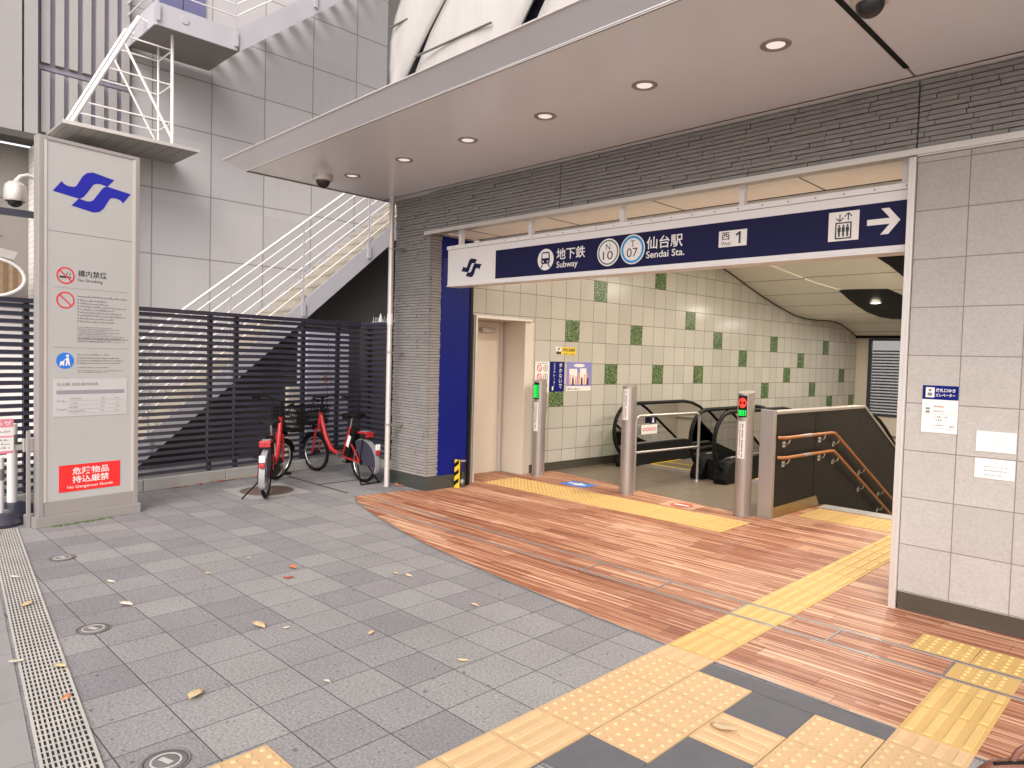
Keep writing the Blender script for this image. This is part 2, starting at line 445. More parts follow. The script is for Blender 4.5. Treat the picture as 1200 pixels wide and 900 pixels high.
# ================================================================== ground
rng = random.Random(5)
g = MB()
S = 160
HX0, HX1, HY0, HY1 = -6.9, -1.45, 8.3, 17.9
for a in [(-S,-S,S,HY0), (-S,HY0,HX0,HY1), (HX1,HY0,S,HY1), (-S,HY1,S,S)]:
    g.quad((a[0],a[1],0), (a[2],a[1],0), (a[2],a[3],0), (a[0],a[3],0))
struct('pavement', g, M['paver'], 'grey stone paved forecourt of square setts', 'pavement')

g = MB(); g.quad((-40,-60,.004), (40,-60,.004), (40,-.6,.004), (-40,-.6,.004))  # unseen pale sheet behind the camera, added to bounce light onto the soffit
struct('bounce_ground', g, M['bounce_ground'], 'pale ground sheet out of view, added to bounce light up under the canopy', 'bounce_ground')
wb = [(-6.74,4.37),(-6.45,4.22),(-6.05,4.08),(-5.6,3.95),(-5.07,3.82),(-4.5,3.71),(-3.99,3.63),(-3.5,3.565),(-3.12,3.53),(-2.67,3.49),(-2.12,3.455),(-1.5,3.445),(-.93,3.425),(3.0,3.40)]
inner = [(3.0,5.6),(-1.45,5.6),(-1.45,8.3),(-3.15,8.3),(-3.18,7.05),(-3.61,7.085),(-4.52,7.21),(-5.33,7.377),(-6.62,7.56),(-6.72,6.9),(-7.08,6.88),(-7.08,5.8),(-6.52,5.8),(-6.52,5.2),(-6.66,5.05)]
w = MB(); poly = wb+inner
w.add([(x,y,.004) for x,y in poly], [tuple(range(len(poly)))])
struct('wooden_floor', w, M['wood'], 'reddish striped wooden plank floor sweeping out of the station entrance', 'floor')
g = MB(); p2 = [(-6.63,7.563),(-5.33,7.38),(-4.52,7.213),(-3.61,7.088),(-3.2,7.053),(-3.2,8.3),(-3.25,10.2),(-6.5,10.2)]
g.add([(x,y,.006) for x,y in p2], [tuple(range(len(p2)))])
struct('stone_floor', g, M['stone_in'], 'dull grey floor in front of the escalators', 'floor')
# trim between wood and setts, dark sett row
g = MB()
for a, b in zip(wb[:-1], wb[1:]):
    g.bar((a[0],a[1]-.006,.0045), (b[0],b[1]-.006,.0045), .010, .004)
tag(g.build('floor_edge_trim', M['castgrey']), 'thin dark metal edging where the wooden floor meets the grey setts', 'edging')
g = MB()
for x0, y0, x1, y1 in [(-1.822,3.275,-.63,3.415), (-1.522,2.975,-1.228,3.272), (-2.112,2.07,-1.828,2.07), (-1.822,2.075,-1.528,2.372), (-1.522,2.075,-1.228,2.672)]:
    if y1 > y0: g.quad((x0,y0,.004), (x1,y0,.004), (x1,y1,.004), (x0,y1,.004))
struct('paving_inset', g, M['paver_dark'], 'dark ribbed setts between the yellow tactile tiles', 'pavement')

# tactile paving
def dots(mb, x0, y0, s=.3, n=5, z=.008, r=.0140, hgt=.006, seg=10):
    for i in range(n):
        for j in range(n):
            cx, cy = x0+s*(i+.5)/n, y0+s*(j+.5)/n
            vs = [(cx+rr*math.cos(2*math.pi*k/seg), cy+rr*math.sin(2*math.pi*k/seg), z+hh) for rr, hh in ((r,0),(r*.80,hgt*.85),(r*.55,hgt)) for k in range(seg)]
            fs = [(q*seg+k, q*seg+(k+1) % seg, (q+1)*seg+(k+1) % seg, (q+1)*seg+k) for q in (0,1) for k in range(seg)]+[tuple(2*seg+k for k in range(seg))]
            mb.top.add(vs, fs, True)
def slab(mb, x0, y0, x1, y1, z=.008):
    e = .0028
    mb.box(x0+e, y0+e, .001, x1-e, y1-e, z)
def bars_y(mb, x0, y0, y1, n=4, s=.3, z=.008):
    for i in range(n):
        cx = x0+s*(i+.5)/n; a, b = y0+.018, y1-.018
        vs = [(cx-.0175,a,z),(cx+.0175,a,z),(cx+.0175,b,z),(cx-.0175,b,z),(cx-.0148,a+.004,z+.005),(cx+.0148,a+.004,z+.005),(cx+.0148,b-.004,z+.005),(cx-.0148,b-.004,z+.005)]
        mb.top.add(vs, [(4,5,6,7),(0,1,5,4),(1,2,6,5),(2,3,7,6),(3,0,4,7)])
def bars_x(mb, x0, x1, y0, n=4, s=.3, z=.008):
    for i in range(n):
        cy = y0+s*(i+.5)/n; a, b = x0+.018, x1-.018
        vs = [(a,cy-.0175,z),(b,cy-.0175,z),(b,cy+.0175,z),(a,cy+.0175,z),(a+.006,cy-.0148,z+.005),(b-.006,cy-.0148,z+.005),(b-.006,cy+.0148,z+.005),(a+.006,cy+.0148,z+.005)]
        mb.top.add(vs, [(4,5,6,7),(0,1,5,4),(1,2,6,5),(2,3,7,6),(3,0,4,7)])
U0, V0 = 2.07, -2.125
t1 = MB(); t1.top = MB()
for u in (-4,-3,-2,-1,0):
    slab(t1, V0, U0+.3*u, V0+.3, U0+.3*u+.3); bars_y(t1, V0, U0+.3*u, U0+.3*u+.3)
for v, u in [(0,1),(0,2),(0,3),(1,1),(1,2),(1,3),(3,2),(3,3),(3,1),(3,0),(4,3),(4,2),(4,1),(4,0)]:
    slab(t1, V0+.3*v, U0+.3*u, V0+.3*v+.3, U0+.3*u+.3); dots(t1, V0+.3*v, U0+.3*u)
slab(t1, V0+.6, U0+.6, V0+.9, U0+.9); bars_x(t1, V0+.6, V0+.9, U0+.6)
slab(t1, V0, U0+1.2, V0+.3, 3.45); bars_y(t1, V0, U0+1.2, 3.45)
slab(t1, V0+1.2, U0+1.2, V0+1.5, 3.43); bars_y(t1, V0+1.2, U0+1.2, 3.43)
slab(t1, -2.66, 1.03, -2.36, 1.33); dots(t1, -2.66, 1.03)
slab(t1, -2.66, .73, -2.36, 1.03); dots(t1, -2.66, .73)
struct('tactile_paving', t1, M['tact'], 'pale yellow tactile guide tiles set in the grey setts', 'tactile paving')
struct('tactile_studs', t1.top, M['tact_top'], 'worn raised studs and bars of the pale yellow tactile tiles', 'tactile paving')
t2 = MB(); t2.top = MB()
ys = [3.455, 3.755, 3.96, 4.163, None, 4.193, 4.440, None, 4.470]+[4.70+.3*i for i in range(9)]+[7.3]
for y, y2 in zip(ys[:-1], ys[1:]):
    if y is None or y2 is None: continue
    slab(t2, V0, y, V0+.3, y2); bars_y(t2, V0, y, y2)
y = 3.435
while y < 4.15:
    y2 = min(y+.3, 4.162); slab(t2, V0+1.2, y, V0+1.5, y2)
    if y2-y > .05: bars_y(t2, V0+1.2, y, y2)
    y = y2
slab(t2, V0+1.2, 4.195, V0+1.5, 4.435); dots(t2, V0+1.245, 4.21, s=.21, n=4)
for v in (0,1,2):
    x = -1.168+.3*v; slab(t2, x, 4.472, x+.3, 4.772); dots(t2, x, 4.48, s=.288)
for i in range(11):
    for j in range(2):
        x = -6.53+.3*i; slab(t2, x, 6.115+.3*j, x+.3, 6.415+.3*j); dots(t2, x, 6.115+.3*j, seg=6)
for i in range(5):
    for j in range(2):
        x = -3.06+.31*i; slab(t2, x, 7.42+.3*j, x+.31, 7.72+.3*j); dots(t2, x, 7.42+.3*j, s=.3, seg=6)
struct('tactile_paving', t2, M['tact_in'], 'yellow tactile guide strips laid on the wooden floor', 'tactile paving')
struct('tactile_studs', t2.top, M['tact_in_top'], 'raised studs and bars of the yellow tactile strips', 'tactile paving')

# shutter floor tracks
for yy, lab in ((4.178, 'thin steel floor track across the wooden floor, the one nearer the grey setts'), (4.455, 'thin steel floor track across the wooden floor, the one nearer the station wall')):
    o = thing('floor_track', lab, 'floor track', (-2.5, yy, .004), 0, 'floor tracks in the wooden floor')
    MB().box(-3.9, -.012, -.003, 5.5, .012, .0055).build('track', M['steel'], o)
    MB().box(-3.9, -.003, -.003, 5.5, .003, .0062).build('slot', M['gutter'], o)
for i, x in enumerate((-3.335, -2.72, -2.13, -1.53, -.93)):
    pos = ['leftmost', 'second from the left', 'middle one, beside the yellow strip', 'fourth from the left', 'rightmost'][i]
    tag(MB().box(x-.006, 4.195, .002, x+.006, 4.44, .0075).build('cross_bar', M['castgrey']), 'short dark bar joining the two floor tracks, '+pos, 'floor track', 'bars between the floor tracks')

# drain with grating and pale strip to the left
da = math.atan2(-.119, .993)
o = thing('drain_grating', 'long galvanised drain grating running along the left edge of the forecourt', 'drain', (-7.3, 1.245, 0), da)
g = MB()
L = 6.4
g.box(0, -.105, -.02, L, .085, .0035).build('drain_channel', M['gutter'], o)
g = MB()
for yy in (-.105, .075): g.box(0, yy, .002, L, yy+.012, .010)
for i in range(9):
    yy = -.085+.0175*i; g.box(0, yy, .004, L, yy+.0078, .0095)
x = 0
while x < L: g.box(x, -.1, .0038, x+.006, .08, .0085); x += .05
g.build('grating_bars', M['grate'], o)
g = MB()
for i in range(16):
    x = -1.2+i*.6; g.box(x+.003, -.70, -.01, x+.597, -.12, .005)
e = MB()
k = g
k.rot(Matrix.Rotation(da, 4, 'Z')); k.v = [(a-7.3, b+1.245, c) for a, b, c in k.v]
struct('stone_strip', k, M['pave_strip'], 'smooth pale paving slabs beyond the drain', 'pavement')

# ================================================================== entrance building
def slate_x(mb, back, x0, x1, z0, z1, y, skips=(), rh=.0335, lo=.14, hi=.42):
    z = z0
    while z < z1-.004:
        zz = min(z+rh-.0065, z1); x = x0-rng.uniform(0, .2)
        while x < x1:
            l = rng.uniform(lo, hi); a, b = max(x, x0), min(x+l-.004, x1)
            segs = [(a, b)]
            for sx in skips:
                segs = [q for p in segs for q in ([(p[0], min(p[1], sx-.005)), (max(p[0], sx+.005), p[1])] if p[0] < sx < p[1] else [p])]
            pr = .009+rng.choice((0, .002, .005, .009, .012))*rng.uniform(.7, 1.2)
            for a, b in segs:
                if b-a > .006: mb.box(a, y-pr-.004, z, b, y+.01, zz)
            x += l
        z += rh
    back.box(x0+.002, y+.004, z0+.001, x1-.002, y+.12, z1-.001)
def slate_y(mb, back, x, y0, y1, z0, z1, rh=.0335):
    z = z0
    while z < z1-.004:
        zz = min(z+rh-.0065, z1); y = y0-rng.uniform(0, .15)
        while y < y1:
            l = rng.uniform(.12, .3); a, b = max(y, y0), min(y+l-.003, y1)
            pr = .006+rng.choice((0, .002, .005, .008))
            if b-a > .006: mb.box(x-.01, a, z, x+pr+.004, b, zz)
            y += l
        z += rh
    back.box(x-.12, y0+.002, z0+.001, x-.004, y1-.002, z1-.001)

bld = thing('station_entrance', 'subway station entrance building clad in dark slate strips and beige tiles under a metal canopy', 'building', (0, 5.15, 0))
def rel(mb, loc=(0, 5.15, 0)):
    mb.v = [(a-loc[0], b-loc[1], c-loc[2]) for a, b, c in mb.v]; return mb
a, b = MB(), MB()
slate_x(a, b, -6.5, 3.2, 3.03, 3.468, 5.15, (-4.5, -1.435))
lint = rel(a).build('lintel', M['slate'], bld); rel(b).build('lintel_core', M['slate_dark'], lint)
a, b = MB(), MB()
slate_x(a, b, -7.2, -6.52, .17, 3.468, 5.2)
slate_y(a, b, -6.52, 5.21, 5.35, .17, 3.0)
pil = rel(a).build('slate_pillar', M['slate'], bld); rel(b).build('pillar_core', M['slate_dark'], pil)
rel(MB().box(-7.21, 5.32, 0, -6.535, 5.8, 3.4)).build('pillar_body', M['undr'], bld)
rel(MB().box(-7.215, 5.18, 0, -6.495, 5.84, .165)).build('pillar_plinth', M['granite'], bld, .004)
rel(MB().box(-6.53, 5.352, .166, -6.497, 5.80, 3.0)).build('blue_panel', M['indigo'], bld, .003)
rel(MB().box(-6.53, 5.35, 3.0, -6.4, 5.8, 3.028)).build('panel_cap', M['alu'], bld)
rel(MB().box(-6.52, 5.803, 0.0, -6.485, 5.845, 3.0)).build('shadow_gap', M['black'], bld)
wl = rel(MB().box(-1.43, 5.15, .12, 3.2, 5.42, 2.975)).build('tiled_wall', M['tile_beige'], bld)
rel(MB().box(-1.425, 5.142, .012, 3.2, 5.4, .119)).build('wall_skirting', M['skirting'], wl)
rel(MB().box(-1.42, 5.16, 0, 3.2, 5.3, .012)).build('skirting_base', M['steel'], wl)
gd = MB(); gd.box(-1.475, 5.12, 0, -1.452, 5.46, 2.975); gd.box(-1.4518, 5.118, 0, -1.4325, 5.15, 2.975)
rel(gd).build('shutter_guide', M['alu'], bld, .002)
tr = MB(); tr.box(-6.56, 5.118, 3.008, 3.2, 5.30, 3.027); tr.box(-6.56, 5.115, 2.986, 3.2, 5.128, 3.0075)
tr.box(-1.43, 5.129, 2.977, 3.2, 5.149, 3.0065)
rel(tr).build('drip_trim', M['alu'], bld)
so = MB(); so.box(-6.5, 5.302, 3.022, -1.47, 5.86, 3.06); so.box(-6.5, 5.93, 3.0, -1.47, 6.2, 3.05)
rel(so).build('portal_soffit', M['cream_soffit'], bld)
j = MB()
for x in (-6.05, -4.85, -3.6, -2.3): j.box(x, 5.304, 3.0185, x+.008, 5.86, 3.0215)
j.box(-6.5, 5.862, 3.03, -1.47, 5.928, 3.2)
rel(j).build('soffit_joint', M['black'], bld)
# upper mass and roof behind the cladding
up = MB(); up.box(-7.1, 4.95, 3.75, 3.2, 18.3, 4.1); up.box(-7.05, 4.9, 4.1, 3.2, 12, 8.5); up.box(-7.1, 5.3, 3.66, 3.2, 18.3, 3.748); up.box(-7.1, 5.31, 3.4705, 3.2, 5.5, 3.659)
rel(up).build('upper_storey', M['undr'], bld)
# interior
ceil = MB()
prof = [(6.0,3.42),(9.0,3.43),(11.0,3.42),(11.7,3.371),(12.2,3.24),(12.8,3.07),(13.3,2.935),(13.8,2.82),(14.2,2.735),(14.7,2.645),(15.2,2.605),(15.8,2.60),(16.3,2.625),(16.7,2.615),(17.05,2.565),(17.35,2.50),(17.7,2.40),(18.0,2.31)]
def pz(y):
    for (a, b), (c, d) in zip(prof[:-1], prof[1:]):
        if a <= y <= c: return b+(d-b)*(y-a)/(c-a)
    return prof[-1][1]
def crease(y):
    pts = [(0,-5.95),(11,-5.9),(11.7,-5.66),(12.2,-5.45),(12.8,-5.13),(13.3,-4.75),(13.8,-4.3),(30,-4.3)]
    for (p0, q0), (p1, q1) in zip(pts[:-1], pts[1:]):
        if p0 <= y <= p1: return q0+(q1-q0)*(y-p0)/(p1-p0)
def lift(y): return .045*min(1, max(0, (13.5-y)/1.8))
vs = []; fs = []
for y, z in prof: vs += [(WX(y)-.3, y, z), (crease(y), y, z), (crease(y), y, z+lift(y)), (-1.2, y, z+lift(y))]
for i in range(len(prof)-1):
    for k in (0, 1, 2): fs.append((4*i+k, 4*i+k+1, 4*i+k+5, 4*i+k+4))
ceil.add(vs, fs, False)
rel(ceil).build('wavy_ceiling', M['ceil'], bld)
edge = MB()
for (y0, z0), (y1, z1) in zip(prof[:-1], prof[1:]):
    edge.bar((WX(y0)+.012, y0, z0-.012), (WX(y1)+.012, y1, z1-.012), .02, .02, (1,0,0))
rel(edge).build('ceiling_edge_strip', M['skirting'], bld)
slot = MB()
def drape(mb, pts_l, pts_r, off=.012, th=.01):
    n = len(pts_l); vs = []
    for (xl, yl), (xr, yr) in zip(pts_l, pts_r):
        for x, y in ((xl, yl), (xr, yr)):
            vs += [(x, y, pz(y)+lift(y)-off), (x, y, pz(y)+lift(y)-off+th)]
    fs = []
    for i in range(n-1):
        a, b = i*4, (i+1)*4
        fs += [(a, a+2, b+2, b), (a+1, b+1, b+3, a+3), (a, b, b+1, a+1), (a+2, a+3, b+3, b+2)]
    fs += [(0,1,3,2)]
    mb.add(vs, fs)
Y2 = [13.2,13.4,13.7,14.1,14.6,15.2,15.8,16.3]
drape(slot, [(-4.86,13.2),(-4.85,13.4),(-4.85,13.7),(-4.84,14.1),(-4.81,14.6),(-4.77,15.2),(-4.72,15.8),(-4.66,16.3)], [(-4.6,13.2),(-4.05,13.25),(-3.9,13.64),(-3.6,14.1),(-3.2,14.6),(-2.9,15.2),(-2.6,15.8),(-2.3,16.3)])
drape(slot, [(-3.88,11.7),(-3.84,12.0),(-3.76,12.3),(-3.67,12.8),(-3.6,13.0)], [(-2.0,11.72),(-2.0,12.0),(-2.0,12.3),(-2.0,12.8),(-2.0,13.0)])
rel(slot).build('black_ceiling_slot', M['black'], bld)
iw = MB()
# left inner wall in its own tilted frame: local x along the wall, z up, face at local y = 0
ang = math.atan2(1, TILT)
ia = thing('inner_wall', 'cream tiled wall with scattered green mosaic tiles running down beside the escalators', 'wall', (-6.65, 7.1, 0), ang)
iw.box(0.02, 0, .125, 10.92, .2, 3.6); iw.box(-1.25, 0, 2.13, .0195, .2, 3.6); iw.box(1.2, .02, -5, 10.92, .2, .1245)
iw.box(.02, .015, 0, 1.3, .2, .1245)
iw.build('wall_tiles', M['tile_cream'], ia)
sk = MB(); sk.box(.0, -.012, 0, 3.4, .014, .122); sk.build('wall_skirting', M['skirting'], ia)
dv = MB()
for yy, zz in [(8.42,2.62),(10.03,2.93),(10.92,2.31),(9.42,2.0),(11.82,2.0),(13.91,2.0),(16.24,2.0),(12.72,1.69),(15.07,1.69),(8.81,1.38),(10.01,1.38),(11.21,1.38),(14.49,1.38),(17.1,1.38),(13.61,1.07),(15.65,1.07),(16.53,.76),(17.7,.76),(9.46,.76),(7.91,2.0),(7.60,1.07)]:
    cx = (yy-7.1)*1.0011; i = math.floor((cx-.35)/.30); k = math.floor((zz-.295)/.31)
    dv.box(.35+.3*i+.003, -.002, .295+.31*k+.003, .65+.3*i-.003, .01, .605+.31*k-.003)
dv.build('mosaic_tiles', M['mosaic'], ia)
# door recess on the left
d = thing('service_door', 'cream service door set in a deep recess of the tiled wall, door closer at the top', 'door', (-6.63, 6.07, 0))
fr = MB(); fr.box(-.03, -.09, .0, .02, -.03, 2.125); fr.box(.0205, -.075, 0, .04, -.045, 2.12); fr.box(-.03, -.029, 2.085, .018, 1.0, 2.125)
fr.build('door_frame', M['alu'], d, .003)
MB().box(-.48, -.03, 0, -.44, .86, 2.08).build('door_leaf', M['cream_paint'], d)
rv = MB(); rv.box(-.5, .86, 0, -.46, .89, 2.085); rv.box(-.459, .885, 0, -.02, 1.06, 2.085); rv.box(-.5, -.08, 2.087, -.03, 1.05, 2.12); rv.box(-.5, -.09, 0, -.03, -.05, 2.085)
rv.build('recess_lining', M['cream_paint'], d)
cl = MB(); cl.box(-.438, .42, 1.93, -.37, .66, 1.99); cl.build('door_closer', M['steel'], d, .006)
jb = MB(); jb.box(-.455, .80, 0, -.415, .858, 2.08); jb.build('inner_jamb', M['alu'], d)
rel(MB().box(-7.12, 5.86, -.5, -7.1, 7.2, 3.4)).build('recess_back', M['cream_paint'], bld)
# end wall, window, louvre fence outside
ew = MB(); ew.box(-6.4, 18.0, -5, -5.84, 18.2, 2.4); ew.box(-5.84, 18.0, -5, -1.2, 18.2, .47); ew.box(-5.84, 18.0, 2.27, -1.2, 18.2, 2.7)
rel(ew).build('end_wall', M['cream_paint'], bld)
rel(MB().box(-6.2, 17.9, 2.28, -1.3, 17.998, 2.345)).build('ceiling_end_trim', M['black'], bld)
wn = MB(); wn.box(-5.86, 17.97, .44, -5.8, 18.05, 2.27); wn.box(-5.8, 17.97, .44, -2.2, 18.05, .5); wn.box(-5.8, 17.97, 2.22, -2.2, 18.05, 2.27)
for x in (-4.6, -3.4, -2.25): wn.box(x, 17.97, .5, x+.05, 18.05, 2.22)
wo = rel(wn).build('window', M['slat'], bld)
rel(MB().box(-5.8, 18.01, .5, -2.2, 18.02, 2.22)).build('pane', M['clear'], wo)
iwr = MB(); iwr.box(-1.44, 5.43, -5, -1.2, 18.2, 3.6); rel(iwr).build('inner_side_wall', M['cream_paint'], bld)
lf = thing('louvre_fence', 'dark louvred fence seen through the far window inside the entrance', 'fence', (-4.5, 19.0, 0))
l_ = MB()
for i in range(26): l_.box(-3.5, -.01, .1+.075*i, 3.5, .02, .14+.075*i)
l_.build('slats', M['slat'], lf)
MB().box(-.97, .02, 0, -.87, .06, 2.0).build('post', M['slat'], lf)
tag(MB().box(-14, 26, 0, 6, 26.3, 4.5).build('far_wall', M['grey_flat']), 'pale grey wall outside the far window above the louvred fence', 'wall')

# stairs going down behind the parapet
st = MB(); 
st.box(-3.1, 8.08, -.25, -1.45, 8.32, .007)
for i in range(16): st.box(-3.1, 8.3+.3*i, -.35-.16*i, -1.45, 8.62+.3*i, -.16*(i+1))
stz = thing('staircase', 'concrete staircase going down behind the dark parapet with a pale nosing at the top', 'stairs', (0,0,0))
st.build('steps', M['conc'], stz)
pit = MB(); pit.box(-6.9, 8.3, -5.2, -1.2, 18, -5)
struct('lower_floor', pit, M['stone_in'], 'dark lower level at the foot of the escalators', 'floor')

# parapet
pt = thing('parapet', 'dark brown stair parapet with a brushed steel end post and two wooden handrails', 'parapet', (-3.19, 7.1, 0), ang-math.pi/2)
# local: x across (+x towards the stairs), y along the wall
pp = [(0.012,-1.5),(3.6,-1.5),(3.6,.39),(2.3,1.085),(.012,1.085)]
MB().prism(pp, (-.12,0,0), (0,1,0), (0,0,1), (.12,0,0)).build('parapet_panel', M['para'], pt)
cap = MB(); cap.box(-.132, .012, 1.0855, .012, 2.32, 1.115); cap.prism([(2.31,1.083),(3.62,.385),(3.62,.415),(2.325,1.113)], (-.132,0,0), (0,1,0), (0,0,1), (.144,0,0))
cap.build('parapet_coping', M['steel'], pt, .003)
MB().box(-.135, -.05, 0.004, .014, .011, 1.13).build('end_post', M['steel'], pt, .003)
MB().prism([(.014,.008),(1.08,.008),(1.2,-.12),(1.02,.128),(.014,.112)], (.001,0,0), (0,1,0), (0,0,1), (.006,0,0)).build('kick_plate', M['brass'], pt)
MB().box(.0005, .945, .13, .002, .953, 1.08).build('panel_joint', M['black'], pt)
for z0, lab in ((.845, None), (.637, None)):
    pts = [(.035,.012,z0-.006)]
    pts = [(.02,.04,z0),(.06,.06,z0),(.075,.12,z0),(.075,1.2,z0-.005),(.075,1.28,z0-.012),(.075,1.36,z0-.05),(.075,3.6,z0-.05-2.24*.525)]
    hr = MB().tube(pts, .017, 12).build('handrail', M['woodrail'], pt)
    for yy in (.2, 1.05, 1.42, 2.2, 2.85):
        br = MB()
        zz = z0-.012 if yy < 1.3 else z0-.05-(yy-1.36)*.525
        br.tube([(.0,yy,zz-.07),(.035,yy,zz-.068),(.062,yy,zz-.045),(.072,yy,zz-.01)], .008, 8)
        br.box(.0025, yy-.035, zz-.10, .008, yy+.035, zz-.04)
        br.build('bracket', M['chrome'], hr)
    MB().tube([(.075,.5,z0-.001),(.075,.68,z0-.002)], .0185, 12).build('braille_plate', M['steel'], hr)

# escalators
def balustrade(parent, x, y0, y1, mid, ztop=.95):
    # y0 newel front, y1 where it starts to descend; x centre line
    r = (ztop-.16)/2; cz = ztop-r
    path = []
    for k in range(13):
        a = math.pi*1.5-math.pi*k/12; path.append((x, y0+r+r*math.cos(a), cz+r*math.sin(a)))
    path += [(x, y0+r+(y1-y0-r)*t, ztop) for t in (.3, .7, 1)]
    for t, dz in ((.25,-.03),(.5,-.10),(.8,-.24)): path.append((x, y1+t, ztop+dz))
    path += [(x, y1+.8+1.0*k, ztop-.24-.58*k) for k in range(1, 6)]
    hr = MB().tube(path, .028, 10).build('handrail_belt', M['black'], parent)
    inner = [(p[1], p[2]) for p in path]
    # glass follows the belt, 2 cm inside; bottom edge on the skirt top
    gp = [(a, b-.02) for a, b in inner if b > .33 or a > y1]
    last = gp[-1]
    low = [(last[0], last[1]-.62), (y1+.8, ztop-.24-.62), (y1, .33), (y0+.25, .33)]
    MB().prism(gp+low, (x-.006,0,0), (0,1,0), (0,0,1), (.012,0,0)).build('glass_panel', M['glass'], parent)
    skp = [(y0+.20,.0),(y0+.17,.08),(y0+.22,.17),(y0+.32,.28),(y0+.5,.33),(y1,.33),(y1+.8,ztop-.24-.62),(last[0],last[1]-.62),(last[0],last[1]-1.2),(y1+.6,-.4),(y1,-.2),(y0+.4,-.2)]
    MB().prism(skp, (x-.09,0,0), (0,1,0), (0,0,1), (.18,0,0)).build('skirt', M['black'], parent)
    MB().prism([(y0+.45,.332),(y1,.332),(y1,.345),(y0+.5,.345)], (x-.02,0,0), (0,1,0), (0,0,1), (.04,0,0)).build('deck_trim', M['steel_b'], parent)
def escalator(label, xl, xr, yn, ycomb):
    e = thing('escalator', label, 'escalator', (0,0,0), 0, 'escalators side by side')
    balustrade(e, xl, yn[0], 10.35, 0); balustrade(e, xr, yn[1], 10.35, 0)
    pl = MB(); pl.box(xl+.1, yn[1]+.55, -.05, xr-.1, ycomb, .012); pl.build('landing_plate', M['steel_b'], e)
    yl = MB(); yl.box(xl+.11, ycomb-.05, .012, xl+.14, ycomb+.8, .015); yl.box(xr-.14, ycomb-.05, .012, xr-.11, ycomb+.8, .015); yl.box(xl+.14, ycomb-.05, .0121, xr-.14, ycomb-.02, .0151); yl.box(xl+.14, ycomb+.35, .0121, xr-.14, ycomb+.38, .0151)
    yl.build('yellow_edge', M['yellow'], e)
    sp = MB()
    for i in range(14):
        z = 0 if i < 3 else -.21*(i-2)
        sp.box(xl+.1, ycomb+.4*i, z-.25, xr-.1, ycomb+.4*i+.4, z)
    sp.build('steps', M['castgrey'], e)
escalator('left escalator between the tiled wall and the middle newels, glass balustrades with black belts', -6.22, -4.95, (8.45, 8.44), 9.3)
escalator('right escalator between the middle newels and the dark parapet, glass sides with black belts', -4.54, -3.36, (8.33, 8.42), 9.35)

o = bpy.data.objects['escalator.001']
MB().box(-4.859, 8.74, 0, -4.631, 10.3, .30).build('newel_deck', M['black'], o, .02)
# notices on the escalator glass
for x, y, z0, lab in [(-6.185, 9.03, .55, 'small cream notice with four red prohibition icons on the left escalator glass')]:
    o = thing('safety_notice', lab, 'notice', (x, y+.06, .47), ang); o.scale = (1.5, 1, 1.05)
    MB().drect(0, 0, .27, .14, -.006).build('sheet', M['paper'], o)
    q = MB()
    for i in range(4): q.dring(.045+.06*i, .07, .016, .026, -.0075, 20)
    q.build('red_ring', M['ring'], o)
    MB().drect(.14, .15, .25, .26, -.006).build('icon_panel', M['navy'], o)
    q = MB(); q.ddisc(.195, .225, .012, -.0075); q.dpoly([(.175,.165),(.215,.165),(.205,.21),(.185,.21)], -.0075); q.build('icon', M['paper'], o)
o = thing('safety_notice', 'narrow blue and white notice on the right escalator glass behind the red-lit bollard', 'notice', (-4.52, 9.0, .55), ang)
MB().drect(0, 0, .14, .22, -.006).build('sheet', M['paper'], o); MB().drect(0, .225, .14, .36, -.006).build('icon_panel', M['navy'], o)
q = MB()
for i in range(2): q.dring(.07, .06+.1*i, .02, .032, -.0075, 20)
q.build('red_ring', M['ring'], o)

